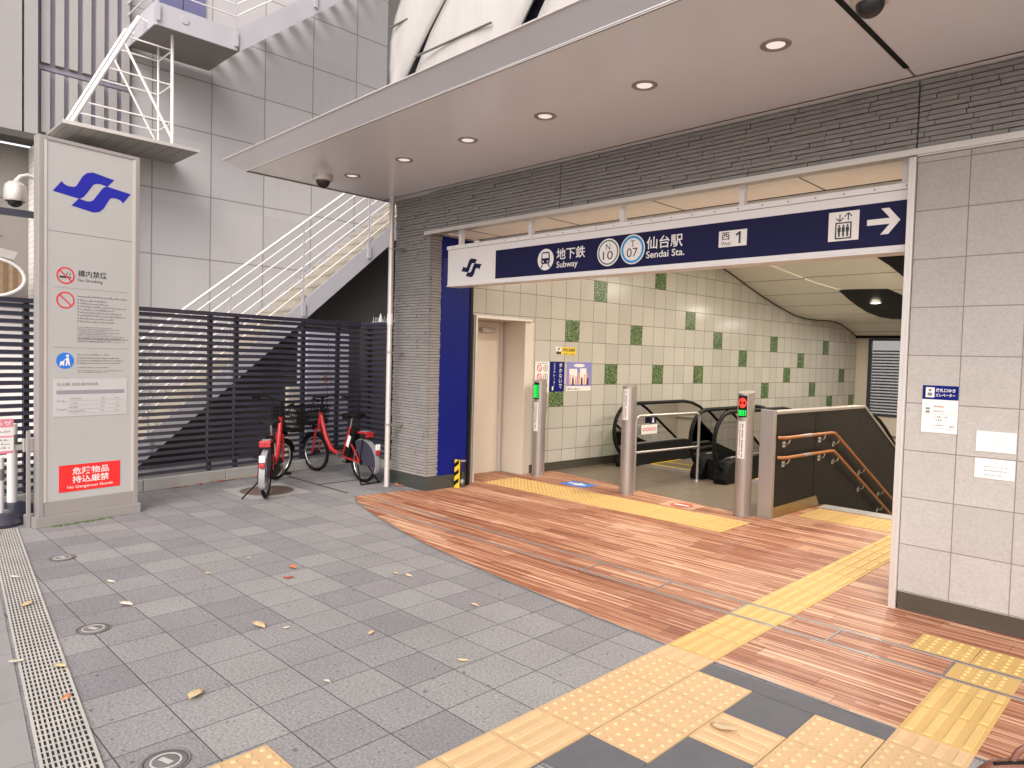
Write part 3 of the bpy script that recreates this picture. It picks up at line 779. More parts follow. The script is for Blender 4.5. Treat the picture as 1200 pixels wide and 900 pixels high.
# ------------------------------------------------------------------ bollards
def bollard(label, loc, kind):
    o = thing('bollard', label, 'bollard', loc, 0, 'stainless steel bollards across the entrance')
    p = MB(); p.lathe([(0,0),(.092,0),(.092,.012),(.085,.014),(.085,1.285)], seg=36)
    n = 36; vs = []
    for k in range(n):
        a = 2*math.pi*k/n; vs.append((.085*math.cos(a), .085*math.sin(a), 1.285+.03*(.5+.5*math.sin(a))))
    b = len(p.v); p.v += vs
    p.f += [(b-n+k, b-n+(k+1) % n, b+(k+1) % n, b+k) for k in range(n)]; p.sm += [True]*n
    p.f.append(tuple(b+k for k in range(n))); p.sm.append(False)
    p.build('post', M['steel_b'], o)
    def wrap(a0, a1, z0, z1, r, m, name, par=None):
        q = MB(); N = 8; vs = []
        for k in range(N+1):
            a = R(-90+a0+(a1-a0)*k/N); vs += [(r*math.cos(a), r*math.sin(a), z0), (r*math.cos(a), r*math.sin(a), z1)]
        q.add(vs, [(2*k, 2*k+2, 2*k+3, 2*k+1) for k in range(N)], True); return q.build(name, m, par or o)
    sc_z = (.61, 1.0) if kind else (.89, 1.26)
    stk = wrap(-28, 28, sc_z[0], sc_z[1], .0862, M['paper'], 'sticker')
    rr = random.Random(int(loc[0]*100)); q = MB()
    for col in (0, 1):
        z = sc_z[1]-.03
        while z > sc_z[0]+.03:
            hgt = rr.uniform(.008, .02) if col == 0 else rr.uniform(.006, .012)
            x0 = -.015 if col else .012; wd = .012 if col == 0 else .007
            if rr.random() < .85: q.obox((x0, -math.sqrt(.087**2-x0*x0), z-hgt/2), (wd/2,0,0), (0,.0006,0), (0,0,hgt*.4))
            z -= hgt+.003
    q.build('print', M['ink'], stk)
    if kind:
        sp = wrap(-32, 32, 1.04, 1.265, .0868, M['black'], 'display')
        if kind == 'red':
            q = MB(); vs = [(0,-.0885,1.19)]
            for k in range(28):
                a = 2*math.pi*k/28; x = .040*math.cos(a); vs.append((x, -math.sqrt(.0880**2-x*x), 1.19+.052*math.sin(a)))
            q.add(vs, [(0, 1+k, 1+(k+1) % 28) for k in range(28)], True); q.build('red_light', M['led_red'], sp)
            q = MB(); q.drect(-.022, 1.183, .022, 1.197, -.0895); q.build('light_bar', M['black'], sp)
        q = MB()
        zz = (1.055, 1.115) if kind == 'red' else (1.06, 1.235)
        for i in range(5):
            x = -.034+.017*i; q.obox((x, -math.sqrt(.0878**2-x*x), sum(zz)/2), (.0055,0,0), (0,.0008,0), (0,0,(zz[1]-zz[0])/2))
        q.build('green_light', M['led_green'], sp)
    return o
bollard('steel bollard with a green lit display in front of the tiled wall', (-6.46, 7.08, .004), 'green')
bollard('steel bollard with only a white sticker and no display, beside the barrier rail', (-4.94, 7.0, .004), None)
bollard('steel bollard with a red round light beside the stair parapet', (-3.455, 6.985, .004), 'red')

# barrier rail
o = thing('barrier_rail', 'low stainless tubular barrier rail leading to the escalators', 'railing', (-4.977, 7.2, 0.004))
dx, dy = .12, 1.29
MB().tube([(0,0,0),(0,0,.86),(.003,.03,.905),(.008,.08,.92),(dx-.008,dy-.08,.92),(dx-.003,dy-.03,.905),(dx,dy,.86),(dx,dy,0)], .019, 12).build('frame_tube', M['steel'], o)
MB().cyl((0,0,.47), (dx,dy,.47), .015, 12).build('mid_rail', M['steel'], o)
b = MB(); b.lathe([(0,.02),(.038,.02),(.042,0)], seg=20); b.lathe([(0,.02),(.038,.02),(.042,0)], (dx,dy,0), seg=20); b.lathe([(0,.12),(.024,.12),(.028,0)], (-.055,.05,0), seg=16); b.build('foot', M['steel_b'], o)

# floor stickers
o = thing('floor_sticker', 'blue floor sticker with a white arrow near the green-lit bollard', 'floor sticker', (-5.69, 7.0, .0045), 0)
q = MB(); q.box(-.2,-.14,0,.2,.14,.0012).build('sheet', M['blue'], o)
q = MB(); q.prism([(-.15,.03),(-.02,.03),(-.02,.09),(.14,0),(-.02,-.09),(-.02,-.03),(-.15,-.03)], (0,0,.0014), (1,0,0), (0,1,0), (0,0,.0006)); q.build('arrow', M['paper'], o)
o = thing('floor_sticker', 'pale floor sticker with a red no-entry ring near the red-lit bollard', 'floor sticker', (-4.142, 6.93, .0045), 0)
MB().box(-.21,-.15,0,.21,.15,.0012).build('sheet', M['decal'], o)
q = MB(); q.prism([(.13*math.cos(k*.1745), .13*math.sin(k*.1745)) for k in range(36)], (0,0,.0014), (1,0,0), (0,1,0), (0,0,.0006)); q.build('red_disc', M['worn_red'], o)
MB().box(-.09,-.022,.0021,.09,.022,.0028).build('white_bar', M['paper'], o)

# ================================================================== hanging sign
def logo(mb, cx, cz, w, h, y):
    P = [(212,250),(248,203),(252,210),(262,216),(276,219),(296,218),(306,212),(332,166),(350,149),(375,142),(466,156),(436,190),(404,185),(388,187),(376,194),(338,250),(328,259),(316,263)]
    c = (376, 226.3); sx, sz = w/328, h/169
    mb.dpoly([(cx+(a-c[0])*sx, cz-(b-c[1])*sz) for a, b in P], y)
    mb.dpoly([(cx-(a-c[0])*sx, cz+(b-c[1])*sz) for a, b in P], y)
SY = 5.2
sg = thing('hanging_signboard', 'long white and navy hanging sign over the entrance naming the subway station', 'sign', (-3.84, SY, 2.6))
def sgb(mb, name, m, par=None, bevel=0):
    return rel(mb, (-3.84, SY, 2.6)).build(name, m, par or sg, bevel)
b = MB(); b.box(-6.217, SY, 2.391, -1.478, SY+.16, 2.79)
board = sgb(b, 'board', M['white'], None, .004)
b = MB(); b.box(-6.225, SY-.012, 2.792, -1.476, SY+.175, 2.832); b.box(-6.22, SY-.008, 2.378, -1.476, SY+.17, 2.390)
sgb(b, 'board_frame', M['white'])
b = MB()
for i in range(24):
    x = -6.1+i*.2; b.ddisc(x, 2.812, .006, SY-.0145, 10)
sgb(b, 'screw', M['greyink'])
b = MB(); b.drect(-5.435, 2.425, -1.495, 2.722, SY-.002, .0015); band = sgb(b, 'navy_band', M['navy'])
for x in (-6.075, -4.998, -3.857, -2.702, -1.53):
    b = MB(); b.box(x-.022, SY+.05, 2.845, x+.022, SY+.10, 3.02); b.box(x-.04, SY+.03, 2.8325, x+.04, SY+.12, 2.845)
    sgb(b, 'hanger', M['white'])
y = SY-.0035
b = MB(); logo(b, -5.815, 2.566, .325, .205, y); sgb(b, 'emblem', M['navy'])
for nm, dr in (('train_disc', lambda q: q.ddisc(-4.722, 2.572, .105, y)), ('line_disc', lambda q: q.ddisc(-3.957, 2.578, .125, y, 40)), ('line_disc', lambda q: q.ddisc(-3.69, 2.582, .130, y, 40)),
    ('exit_plate', lambda q: q.drect(-2.858, 2.523, -2.621, 2.650, y)), ('lift_plate', lambda q: q.drect(-2.002, 2.487, -1.795, 2.692, y)),
    ('subway_lettering', lambda q: (q.text('地下鉄', -4.58, 2.556, -4.225, 2.667, y, .012), q.text('Subway', -4.577, 2.462, -4.312, 2.540, y, .01))),
    ('station_lettering', lambda q: (q.text('仙台駅', -3.545, 2.566, -3.187, 2.675, y, .012), q.text('Sendai Sta.', -3.545, 2.491, -3.168, 2.551, y, .012))),
    ('arrow', lambda q: q.dpoly([(-1.742,2.613),(-1.742,2.573),(-1.598,2.573),(-1.655,2.505),(-1.605,2.505),(-1.533,2.593),(-1.605,2.681),(-1.655,2.681),(-1.598,2.613)], y))):
    q = MB(); dr(q); sgb(q, nm, M['paper'], band)
y2 = y-.0014
q = MB()
# train pictogram
q.dpoly([(-4.775,2.625),(-4.765,2.645),(-4.679,2.645),(-4.669,2.625),(-4.665,2.545),(-4.675,2.53),(-4.769,2.53),(-4.779,2.545)], y2)
q.dline((-4.755,2.527),(-4.782,2.492),.012,y2); q.dline((-4.689,2.527),(-4.662,2.492),.012,y2)
sgb(q, 'train_pictogram', M['navy'], band); q = MB()
q.text('N', -3.982, 2.600, -3.934, 2.655, y2); q.text('10', -4.015, 2.512, -3.902, 2.590, y2)
sgb(q, 'line_code', M['ink'], band); q = MB()
q.text('T', -3.712, 2.604, -3.666, 2.660, y2); q.text('07', -3.75, 2.515, -3.634, 2.594, y2)
sgb(q, 'line_code', M['ink'], band); q = MB()
q.text('西', -2.835, 2.577, -2.765, 2.638, y2, .01); q.text('West', -2.838, 2.535, -2.752, 2.566, y2); q.dpoly([(-2.688,2.543),(-2.672,2.543),(-2.672,2.635),(-2.685,2.635),(-2.712,2.617),(-2.712,2.601),(-2.688,2.614)], y2)
sgb(q, 'exit_lettering', M['ink'], band); q = MB()
# lift pictogram
for a, bb in [((-1.953,2.505),(-1.845,2.505)),((-1.953,2.612),(-1.845,2.612)),((-1.95,2.505),(-1.95,2.615)),((-1.848,2.505),(-1.848,2.615))]: q.dline(a, bb, .009, y2)
for cx in (-1.927, -1.899, -1.871):
    q.ddisc(cx, 2.592, .0072, y2, 14); q.dpoly([(cx-.0105,2.55),(cx-.0105,2.583),(cx+.0105,2.583),(cx+.0105,2.55),(cx+.006,2.55),(cx+.006,2.517),(cx-.006,2.517),(cx-.006,2.55)], y2)
q.dline((-1.925,2.675),(-1.925,2.626),.007,y2); q.dline((-1.925,2.624),(-1.95,2.648),.007,y2); q.dline((-1.925,2.624),(-1.90,2.648),.007,y2)
q.dline((-1.868,2.628),(-1.868,2.677),.007,y2); q.dline((-1.868,2.679),(-1.893,2.655),.007,y2); q.dline((-1.868,2.679),(-1.843,2.655),.007,y2)
sgb(q, 'lift_pictogram', M['ink'], band)
q = MB(); q.drect(-4.762, 2.585, -4.682, 2.632, y2-.0014); q.ddisc(-4.752, 2.553, .009, y2-.0014, 12); q.ddisc(-4.692, 2.553, .009, y2-.0014, 12)
sgb(q, 'train_window', M['paper'], band)
q = MB(); q.dring(-3.957, 2.578, .100, .112, y2); sgb(q, 'green_ring', M['greenp'], band)
q = MB(); q.dring(-3.69, 2.582, .098, .120, y2); sgb(q, 'blue_ring', M['skyblue'], band)

# ------------------------------------------------------------------ wall notices
def on_wall_right(name, label, cat, x0, z0, x1, z1):
    o = thing(name, label, cat, (x0, 5.149, z0)); MB().drect(0, 0, x1-x0, z1-z0, -.004, .004).build('sheet', M['paper'], o, 0); return o
o = on_wall_right('lift_notice', 'blue headed white notice about the lift on the beige tiled wall', 'notice', -1.335, 1.193, -1.132, 1.496)
MB().drect(0, .213, .203, .303, -.0055).build('header', M['blue'] if 0 else M['indigo'], o)
q = MB(); q.text('改札口ゆき', .076, .262, .185, .285, -.007, .015); q.text('エレベーター', .076, .232, .185, .253, -.007, .015); q.drect(.018, .226, .068, .29, -.007); q.build('header_lettering', M['paper'], o)
rr = random.Random(3); q = MB()
q.drect(.03, .236, .056, .256, -.0085); q.drect(.035, .264, .051, .28, -.0085)
q.drect(.022, .125, .045, .14, -.0055); q.drect(.022, .147, .045, .16, -.0055)
for z in (.135, .098, .078, .045): q.smallprint(.068, .068+rr.uniform(.05, .08), z, .011, -.0055, rr)
q.drect(.05, .120, .185, .1215, -.0055); q.drect(.06, .028, .185, .0295, -.0055); q.smallprint(.16, .185, .04, .014, -.0055, rr)
q.build('small_print', M['greyink'], o)
q = MB(); q.smallprint(.07, .125, .165, .012, -.0055, rr, .2, .9); q.build('red_print', M['red'], o)
o = on_wall_right('blank_notice', 'faded nearly blank white plate, upper one of two on the beige tiles', 'notice', -1.026, 1.103, -.82, 1.228)
q = MB(); rr = random.Random(8)
for z in (.09, .074, .058, .042, .026): q.smallprint(.08, .15, z, .006, -.0055, rr)
q.build('faint_print', plain('faint_print', (.60,.57,.54), .6), o)
o = on_wall_right('text_notice', 'white plate with a few lines of print, lower one of two on the beige tiles', 'notice', -1.027, .938, -.82, 1.06)
q = MB()
for z, a, bb in ((.098,.09,.12),(.072,.05,.17),(.047,.05,.17),(.022,.05,.15)): q.smallprint(a, bb, z, .008, -.0055, rr)
q.build('small_print', M['greyink'], o)
# notices on the inner wall
def on_wall_left(name, label, cat, y0, z0):
    o = thing(name, label, cat, (WX(y0)+.001, y0, z0), ang); return o
o = on_wall_left('emergency_sign', 'small yellow and black sign alone on the cream tiles above the posters', 'sign', 7.56, 1.655)
MB().drect(.12, 0, .42, .11, -.005, .005).build('yellow_plate', M['yellow'], o); MB().drect(0, 0, .118, .11, -.005, .005).build('white_plate', M['paper'], o)
q = MB(); q.text('非常停止用通報器', .14, .045, .40, .095, -.0065, .01); q.drect(.01, .005, .11, .045, -.0065); q.dpoly([(.03,.06),(.06,.1),(.09,.1),(.06,.06)], -.0065); rr = random.Random(2); q.smallprint(.15, .38, .012, .016, -.0065, rr); q.build('lettering', M['ink'], o)
o = on_wall_left('blue_poster', 'narrow navy poster with white vertical writing on the cream tiles', 'poster', 7.455, 1.13)
MB().drect(0, 0, .295, .425, -.005, .005).build('sheet', M['indigo'], o)
q = MB()
for i, ch in enumerate('歩かないで'): q.text(ch, .185, .345-.075*i, .245, .405-.075*i, -.0065, .012)
for i, ch in enumerate('エスカレーター'): q.text(ch, .07, .365-.05*i, .105, .40-.05*i, -.0065) if ch != 'ー' else q.drect(.085, .365-.05*i, .089, .40-.05*i, -.0065)
q.ddisc(.06, .06, .016, -.0065); q.drect(.045, .02, .075, .045, -.0065); q.build('lettering', M['paper'], o)
o = on_wall_left('photo_poster', 'lilac framed picture poster of a row of people on the cream tiles', 'poster', 7.80, 1.135)
MB().drect(0, 0, .53, .42, -.005, .005).build('sheet', M['paper'], o)
MB().drect(0, .07, .53, .42, -.0065).build('picture', M['lilac'], o)
q = MB(); q.drect(.05, .10, .22, .32, -.008); q.drect(.28, .10, .42, .33, -.008); q.ddisc(.26, .37, .12, -.008, 30, .025); q.build('picture_pale', M['paper'], o)
q = MB(); rr = random.Random(9)
for i in range(7):
    x = .07+.062*i; hgt = rr.uniform(.08, .15); q.dpoly([(x-.022,.09),(x+.022,.09),(x+.014,.09+hgt),(x-.014,.09+hgt)], -.0095); q.ddisc(x, .09+hgt+.018, .018, -.0095, 14)
q.build('picture_figures', M['peach'], o)
q = MB()
for x in (.13, .32, .45): q.dpoly([(x-.02,.085),(x+.02,.085),(x+.016,.19),(x-.016,.19)], -.0105)
q.smallprint(.02, .3, .02, .025, -.0065, rr); q.build('picture_dark', M['ink'], o)
o = on_wall_left('icon_notice', 'white notice with six round prohibition icons beside the navy poster', 'notice', 7.16, 1.12)
MB().drect(0, 0, .28, .43, -.005, .005).build('sheet', M['paper'], o)
q = MB()
for i in range(2): q.dring(.085, .34-.12*i, .035, .048, -.0065, 24); q.dline((.06,.365-.12*i),(.11,.315-.12*i),.01,-.0065)
q.build('red_ring', M['ring'], o)
q = MB()
for i in range(3): q.dring(.205, .34-.12*i, .035, .045, -.0065, 24); q.drect(.195, .32-.12*i, .215, .36-.12*i, -.0065)
q.smallprint(.04, .24, .40, .02, -.0065, rr); q.build('icon', M['greyink'], o)
o = on_wall_left('vent_panel', 'thin framed cream access panel low on the tiles behind the green-lit bollard', 'panel', 7.24, .83)
MB().drect(0, 0, .17, .28, -.012, .012).build('cover', M['cream_paint'], o)
q = MB()
for a, bb in [((.01,.01),(.16,.01)),((.01,.27),(.16,.27)),((.01,.01),(.01,.27)),((.16,.01),(.16,.27))]: q.dline(a, bb, .008, -.0175)
q.drect(.02, .12, .15, .125, -.0175); q.build('frame', M['greyink'], o)

# corner guard
o = thing('corner_guard', 'yellow and black striped guard with a clear tube at the blue panel foot', 'guard', (-6.44, 5.66, .004))
q = MB(); q.box(-.05, -.05, .0, .03, -.035, .34); q.build('guard_plate', M['yellow'], o)
q = MB()
for i in range(3): q.dpoly([(-.05,.02+.11*i),(.03,.075+.11*i),(.03,.125+.11*i),(-.05,.07+.11*i)], -.0515)
q.build('stripe', M['black'], o)
MB().box(-.052, -.034, 0, -.045, .06, .34).build('side_plate', M['black'], o)
MB().lathe([(.042,.0),(.042,.33)], (0,.03,0), seg=20).build('clear_tube', M['clear'], o)
q = MB(); q.lathe([(0,.33),(.044,.33),(.044,.315)], (0,.03,0), seg=20); q.lathe([(0,.02),(.02,.03),(.034,.06),(.02,.09),(0,.1)], (0,.03,0), seg=16); q.build('tube_cap', M['steel'], o)

# drain pipe
o = thing('rain_pipe', 'slim beige rain pipe clamped in front of the slate pillar', 'pipe', (-7.03, 5.0, 0))
MB().cyl((0,0,0), (0,0,3.47), .032, 20).build('pipe', M['alu'], o)
for z in (.75, 1.62, 2.85):
    q = MB(); q.lathe([(.032,z-.012),(.038,z-.012),(.038,z+.012),(.032,z+.012)], seg=20); q.box(.03, -.008, z-.008, .06, .19, z+.008)
    q.build('clamp', M['steel_b'], o)
MB().lathe([(.032,1.95),(.0345,1.95),(.0345,2.08),(.032,2.08)], seg=20).build('pipe_socket', M['white'], o)

# ================================================================== canopy
cn = thing('canopy', 'flat metal canopy with a sloping fascia over the station entrance', 'canopy', (-3, 4.2, 3.47))
def cnb(mb, name, m, par=None, bevel=0): return rel(mb, (-3, 4.2, 3.47)).build(name, m, par or cn, bevel)
ZS = 3.47
fl, fr_ = (-7.27, 3.31), (3.2, 3.10)
s1 = MB(); s1.prism([fl, (-1.452, 3.182), (-1.452, 5.05), (-7.30, 5.05)], (0,0,ZS), (1,0,0), (0,1,0), (0,0,.02))
s1.prism([(-1.436, 3.182), fr_, (3.2, 5.05), (-1.436, 5.05)], (0,0,ZS), (1,0,0), (0,1,0), (0,0,.02))
s1.prism([(-7.30, 5.058), (3.2, 5.058), (3.2, 5.26), (-7.30, 5.26)], (0,0,ZS), (1,0,0), (0,1,0), (0,0,.02))
sof = cnb(s1, 'soffit', M['soffit'])
s2 = MB(); s2.box(-7.25, 3.4, ZS+.022, 3.2, 5.2, ZS+.06); cnb(s2, 'soffit_joint', M['black'])
f = MB()
T = .135
lo = [(-7.27,3.31,ZS-.006),(3.2,3.10,ZS-.006)]; hi = [(-7.55,3.19,ZS+T),(3.2,2.975,ZS+T)]
lb = (-7.30,5.26,ZS-.006); hb = (-7.58,5.26,ZS+T)
th = Vector((0,.02,.02))
f.quad(lo[0], lo[1], hi[1], hi[0]); f.quad(lb, lo[0], hi[0], hb)
cnb(f, 'fascia', M['fascia'])
f = MB()
f.quad((lo[0][0]+.004, lo[0][1]+.004, ZS-.0045), (lo[0][0]+.022, lo[0][1]+.018, ZS-.0045), (lo[1][0], lo[1][1]+.018, ZS-.0045), (lo[1][0], lo[1][1]+.004, ZS-.0045))
f.quad((lb[0]+.004, lb[1], ZS-.0045), (lb[0]+.022, lb[1], ZS-.0045), (lo[0][0]+.022, lo[0][1]+.018, ZS-.0045), (lo[0][0]+.004, lo[0][1]+.004, ZS-.0045))
f.box(-7.29, 5.046, ZS-.0025, 3.2, 5.060, ZS-.0008); f.box(-1.461, 3.35, ZS-.0025, -1.428, 4.88, ZS-.0008)
cnb(f, 'drip_groove', M['black'])
e = MB(); e.tube([hb, hi[0], hi[1]], .007, 8); e.tube([lb, lo[0], lo[1]], .005, 8); cnb(e, 'edge_bead', M['alu'])
t_ = MB(); t_.quad((hi[0][0],hi[0][1],ZS+T),(hi[1][0],hi[1][1],ZS+T),(3.2,5.3,ZS+T),(-7.58,5.3,ZS+T)); cnb(t_, 'roof_sheet', M['grey_flat'])
# downlights
def downlight(label, x, y):
    o = thing('downlight', label, 'ceiling light', (x, y, ZS), 0, 'downlights in the canopy soffit')
    MB().lathe([(.054,-.001),(.060,-.007),(.080,-.009),(.087,-.004),(.087,0)], seg=36).build('trim_ring', M['steel_b'], o)
    MB().prism([(.053*math.cos(k*math.pi/16), .053*math.sin(k*math.pi/16)) for k in range(32)], (0,0,-.0025), (1,0,0), (0,1,0), (0,0,.002)).build('lens', M['lens'], o)
    return o
d0 = downlight('canopy downlight nearest the left edge, just right of the dome camera', -6.55, 4.14)
for i, x in enumerate((-5.615, -4.675, -3.755, -2.83, -1.905)):
    dup(d0, (x, 4.12-.02*i, ZS), 0, ['canopy downlight second from the left edge', 'canopy downlight above the slate lintel, third from the left edge', 'canopy downlight third from the dark slot in the soffit', 'canopy downlight second from the dark slot in the soffit', 'canopy downlight nearest the dark slot in the soffit'][i])
def dome(name, label, x, y, z, s=1.0):
    o = thing(name, label, 'camera', (x, y, z), 0, 'dome cameras under the canopy')
    MB().lathe([(.085*s,0),(.085*s,-.035*s),(.078*s,-.05*s),(.06*s,-.055*s)], seg=32).build('housing', M['alu'], o)
    pr = [(.062*s*math.cos(a), -.052*s-.062*s*math.sin(a)) for a in [k*math.pi/16 for k in range(9)]]
    MB().lathe(pr, seg=28).build('dome', M['darkglass'], o)
dome('dome_camera', 'white dome camera under the left end of the canopy', -6.78, 3.93, ZS, 1.2)
dome('dome_camera', 'dome camera right of the dark soffit slot near the top of the frame', -1.30, 3.78, ZS, 1.1)

# white curved cladding above the canopy
cd_ = thing('curved_cladding', 'white curved cladding panels with dark slanted slits above the canopy', 'cladding', (-5, 4.6, 4))
def sheet(fl_, fr2, z0, z1, y0, name, bulge=.25, n=14, mcols=10):
    q = MB(); vs = []
    for i in range(n+1):
        z = z0+(z1-z0)*i/n; a, b = fl_(z), fr2(z)
        for k in range(mcols+1):
            t = k/mcols; x = a+(b-a)*t
            y = y0-bulge*math.sin(math.pi*min(1, max(0, (z-z0)/(2.2))))*.4+.10*(1-math.sin(math.pi*t))*.6
            vs.append((x, y, z))
    fs = [(i*(mcols+1)+k, i*(mcols+1)+k+1, (i+1)*(mcols+1)+k+1, (i+1)*(mcols+1)+k) for i in range(n) for k in range(mcols)]
    q.add(vs, fs, True); o = rel(q, (-5, 4.6, 4)).build(name, M['clad'], cd_)
    so = o.modifiers.new('solid', 'SOLIDIFY'); so.thickness = .03
def leftcurve(z):
    pts = [(3.7,-6.40),(4.3,-6.46),(4.55,-6.445),(4.8,-6.42),(5.09,-6.34),(5.3,-6.17),(5.8,-6.0),(7,-5.7),(9,-5.6)]
    for (a, b), (c, d) in zip(pts[:-1], pts[1:]):
        if a <= z <= c: return b+(d-b)*(z-a)/(c-a)
    return pts[-1][1]
sheet(leftcurve, lambda z: max(leftcurve(z)+.02, -6.127+1.16*(z-4.514)), 4.2, 7.5, 4.5, 'cladding_panel')
sheet(lambda z: -5.953+(.354/.456*(z-4.512) if z < 4.97 else .354+1.16*(z-4.968)), lambda z: -4.446+.85*(z-4.532), 3.75, 7.5, 4.52, 'cladding_panel')
sheet(lambda z: -4.22+.8*(z-4.532), lambda z: -2.2+.8*(z-4.5), 3.75, 7.5, 4.5, 'cladding_panel')
sheet(lambda z: -2.0+.8*(z-4.5), lambda z: .1+.8*(z-4.5), 3.75, 7.5, 4.5, 'cladding_panel')
sheet(lambda z: .3+.8*(z-4.5), lambda z: 2.5+.8*(z-4.5), 3.75, 7.5, 4.5, 'cladding_panel')
q = MB(); q.box(-6.38, 4.66, 3.62, 3.2, 4.88, 8); rel(q, (-5,4.6,4)).build('backing_wall', M['slat'], cd_)
q = MB()
for x0, z0, x1 in ((-5.86, 4.60, -4.75), (-6.3, 5.02, -6.0)): q.box(x0, 4.40, z0, x1, 4.43, z0+.006)
rel(q, (-5,4.6,4)).build('panel_seam', M['greyink'], cd_)

# ================================================================== sign pylon
PA = math.atan2(.988, -.1555)
py = thing('sign_pylon', 'tall white sign pylon with a blue emblem and a red dangerous goods notice', 'sign', (-7.19, 1.441, 0), PA)
MB().box(0, 0, 0, .906, .25, .095).build('plinth', M['steel_p'], py, .004)
fr = MB(); fr.box(.03, .015, .0955, .07, .12, 3.40); fr.box(.845, .015, .0955, .885, .12, 3.40); fr.box(.0702, .015, 3.368, .8448, .12, 3.40)
fr.box(.0702, .022, .0955, .8448, .11, .215)
fr.build('frame', M['steel_p'], py, .003)
fr = MB(); fr.box(.0702, .018, .216, .094, .05, 3.3675); fr.box(.825, .018, .216, .8448, .05, 3.3675); fr.build('inner_frame', M['alu'], py)
MB().box(.0942, .024, .216, .8248, .10, 3.3675).build('panel', M['sign_white'], py)
MB().box(-.030, .08, 0.0, -.005, .11, .85).build('side_bracket', M['steel_p'], py)
y = .0225
q = MB(); logo(q, .472, 2.99, .665, .36, y); q.build('emblem', M['logo'], py)
q = MB(); q.drect(.0945, 2.594, .8245, 2.598, y); q.drect(.15, 2.109, .785, 2.1115, y); q.drect(.15, 1.579, .785, 1.5815, y); q.build('rule', M['greyink'], py)
q = MB(); q.dring(.245, 2.217, .062, .075, y); q.dline((.195,2.262),(.293,2.17),.012,y); q.dring(.245, 2.0, .062, .075, y); q.dline((.195,2.046),(.293,1.954),.012,y); q.build('prohibition_ring', M['ring'], py)
q = MB(); q.drect(.195, 2.195, .275, 2.212, y+.0005); q.drect(.28, 2.195, .288, 2.212, y+.0005)
q.dline((.25,2.22),(.262,2.25),.005,y+.0005); q.dline((.275,2.22),(.285,2.245),.005,y+.0005)
q.text('構内禁煙', .345, 2.218, .592, 2.278, y, .008); q.text('No Smoking', .345, 2.166, .555, 2.203, y)
q.build('dark_lettering', M['ink'], py)
rr = random.Random(4); q = MB()
q.smallprint(.342, .78, 2.038, .020, y, rr, .18, .9)
for i in range(8): q.drect(.342, 2.005-.027*i, .356, 2.017-.027*i, y); q.smallprint(.364, .44+rr.uniform(.15, .34), 2.003-.027*i, .016, y, rr, .2, .85)
for i in range(9): q.smallprint(.342, rr.uniform(.6, .785), 1.765-.0155*i, .0085, y, rr, .3, .85)
q.smallprint(.342, .785, 1.66, .017, y, rr, .15, .9); q.smallprint(.342, .76, 1.635, .011, y, rr)
q.smallprint(.342, .62, 1.515, .014, y, rr)
for i in range(3): q.drect(.342, 1.487-.023*i, .354, 1.498-.023*i, y); q.smallprint(.362, .68+rr.uniform(0, .08), 1.485-.023*i, .014, y, rr, .2, .85)
q.smallprint(.342, .62, 1.40, .012, y, rr)
for i in range(2): q.smallprint(.342, .75-.15*i, 1.372-.015*i, .009, y, rr)
q.build('small_print', M['greyink'], py)
q = MB(); q.ddisc(.243, 1.463, .072, y, 40); q.build('blue_disc', M['blue'], py)
q = MB(); yy = y-.0014
q.ddisc(.262, 1.507, .012, yy); q.dpoly([(.25,1.49),(.272,1.49),(.277,1.455),(.284,1.42),(.274,1.42),(.264,1.448),(.256,1.42),(.246,1.42),(.253,1.455)], yy); q.dline((.252,1.482),(.223,1.452),.007,yy)
q.dpoly([(.20,1.43),(.232,1.43),(.238,1.455),(.205,1.458)], yy); q.ddisc(.205, 1.425, .007, yy, 12); q.ddisc(.229, 1.425, .007, yy, 12); q.build('pushchair_icon', M['paper'], py)
q = MB(); q.drect(.15, .965, .778, 1.30, y-.002, .004); tb = q.build('timetable', M['paper_dull'], py)
q = MB(); yt = y-.0035
q.text('仙台駅 始終発時刻表', .175, 1.238, .52, 1.268, yt)
for i in range(4): q.smallprint(.27, rr.uniform(.33, .42), 1.12-.038*i, .012, yt, rr); q.smallprint(.545, .58, 1.12-.038*i, .011, yt, rr); q.smallprint(.67, .71, 1.12-.038*i, .011, yt, rr)
for z in (1.105, 1.03): q.dring(.185, z, .009, .011, yt, 16); q.smallprint(.205, .25, z-.007, .014, yt, rr)
for i in range(4): q.drect(.26, 1.105-.038*i, .755, 1.1058-.038*i, yt)
q.build('small_print', M['greyink'], tb)
q = MB(); q.drect(.172, 1.165, .755, 1.20, yt+.0005); q.build('header_bar', plain('mauve_grey_print', (.25,.24,.27), .5), tb)
q = MB(); q.drect(.195, .285, .722, .527, y-.001, .003); rd = q.build('red_notice', M['red'], py)
q = MB(); q.text('危険物品', .305, .435, .618, .5, y-.0025, .012); q.text('持込厳禁', .305, .358, .618, .424, y-.0025, .012); q.text('No Dangerous Goods', .262, .305, .655, .338, y-.0025, .004); q.build('white_lettering', M['paper'], rd)
ms = MB(); rr = random.Random(7)
for i in range(60):
    x = .12+.5*rr.random()**1.0; s = rr.uniform(.008, .02); ms.lathe([(0,s*.7),(s*.8,s*.3),(s,0)], (x,-.015-rr.uniform(0,.03),0), seg=7)
tag(ms.build('moss', M['moss']), 'thin line of green moss at the foot of the sign pylon', 'moss', None, 'stuff')
bpy.data.objects['moss'].location = (-7.19, 1.441, 0); bpy.data.objects['moss'].rotation_euler = (0,0,PA)

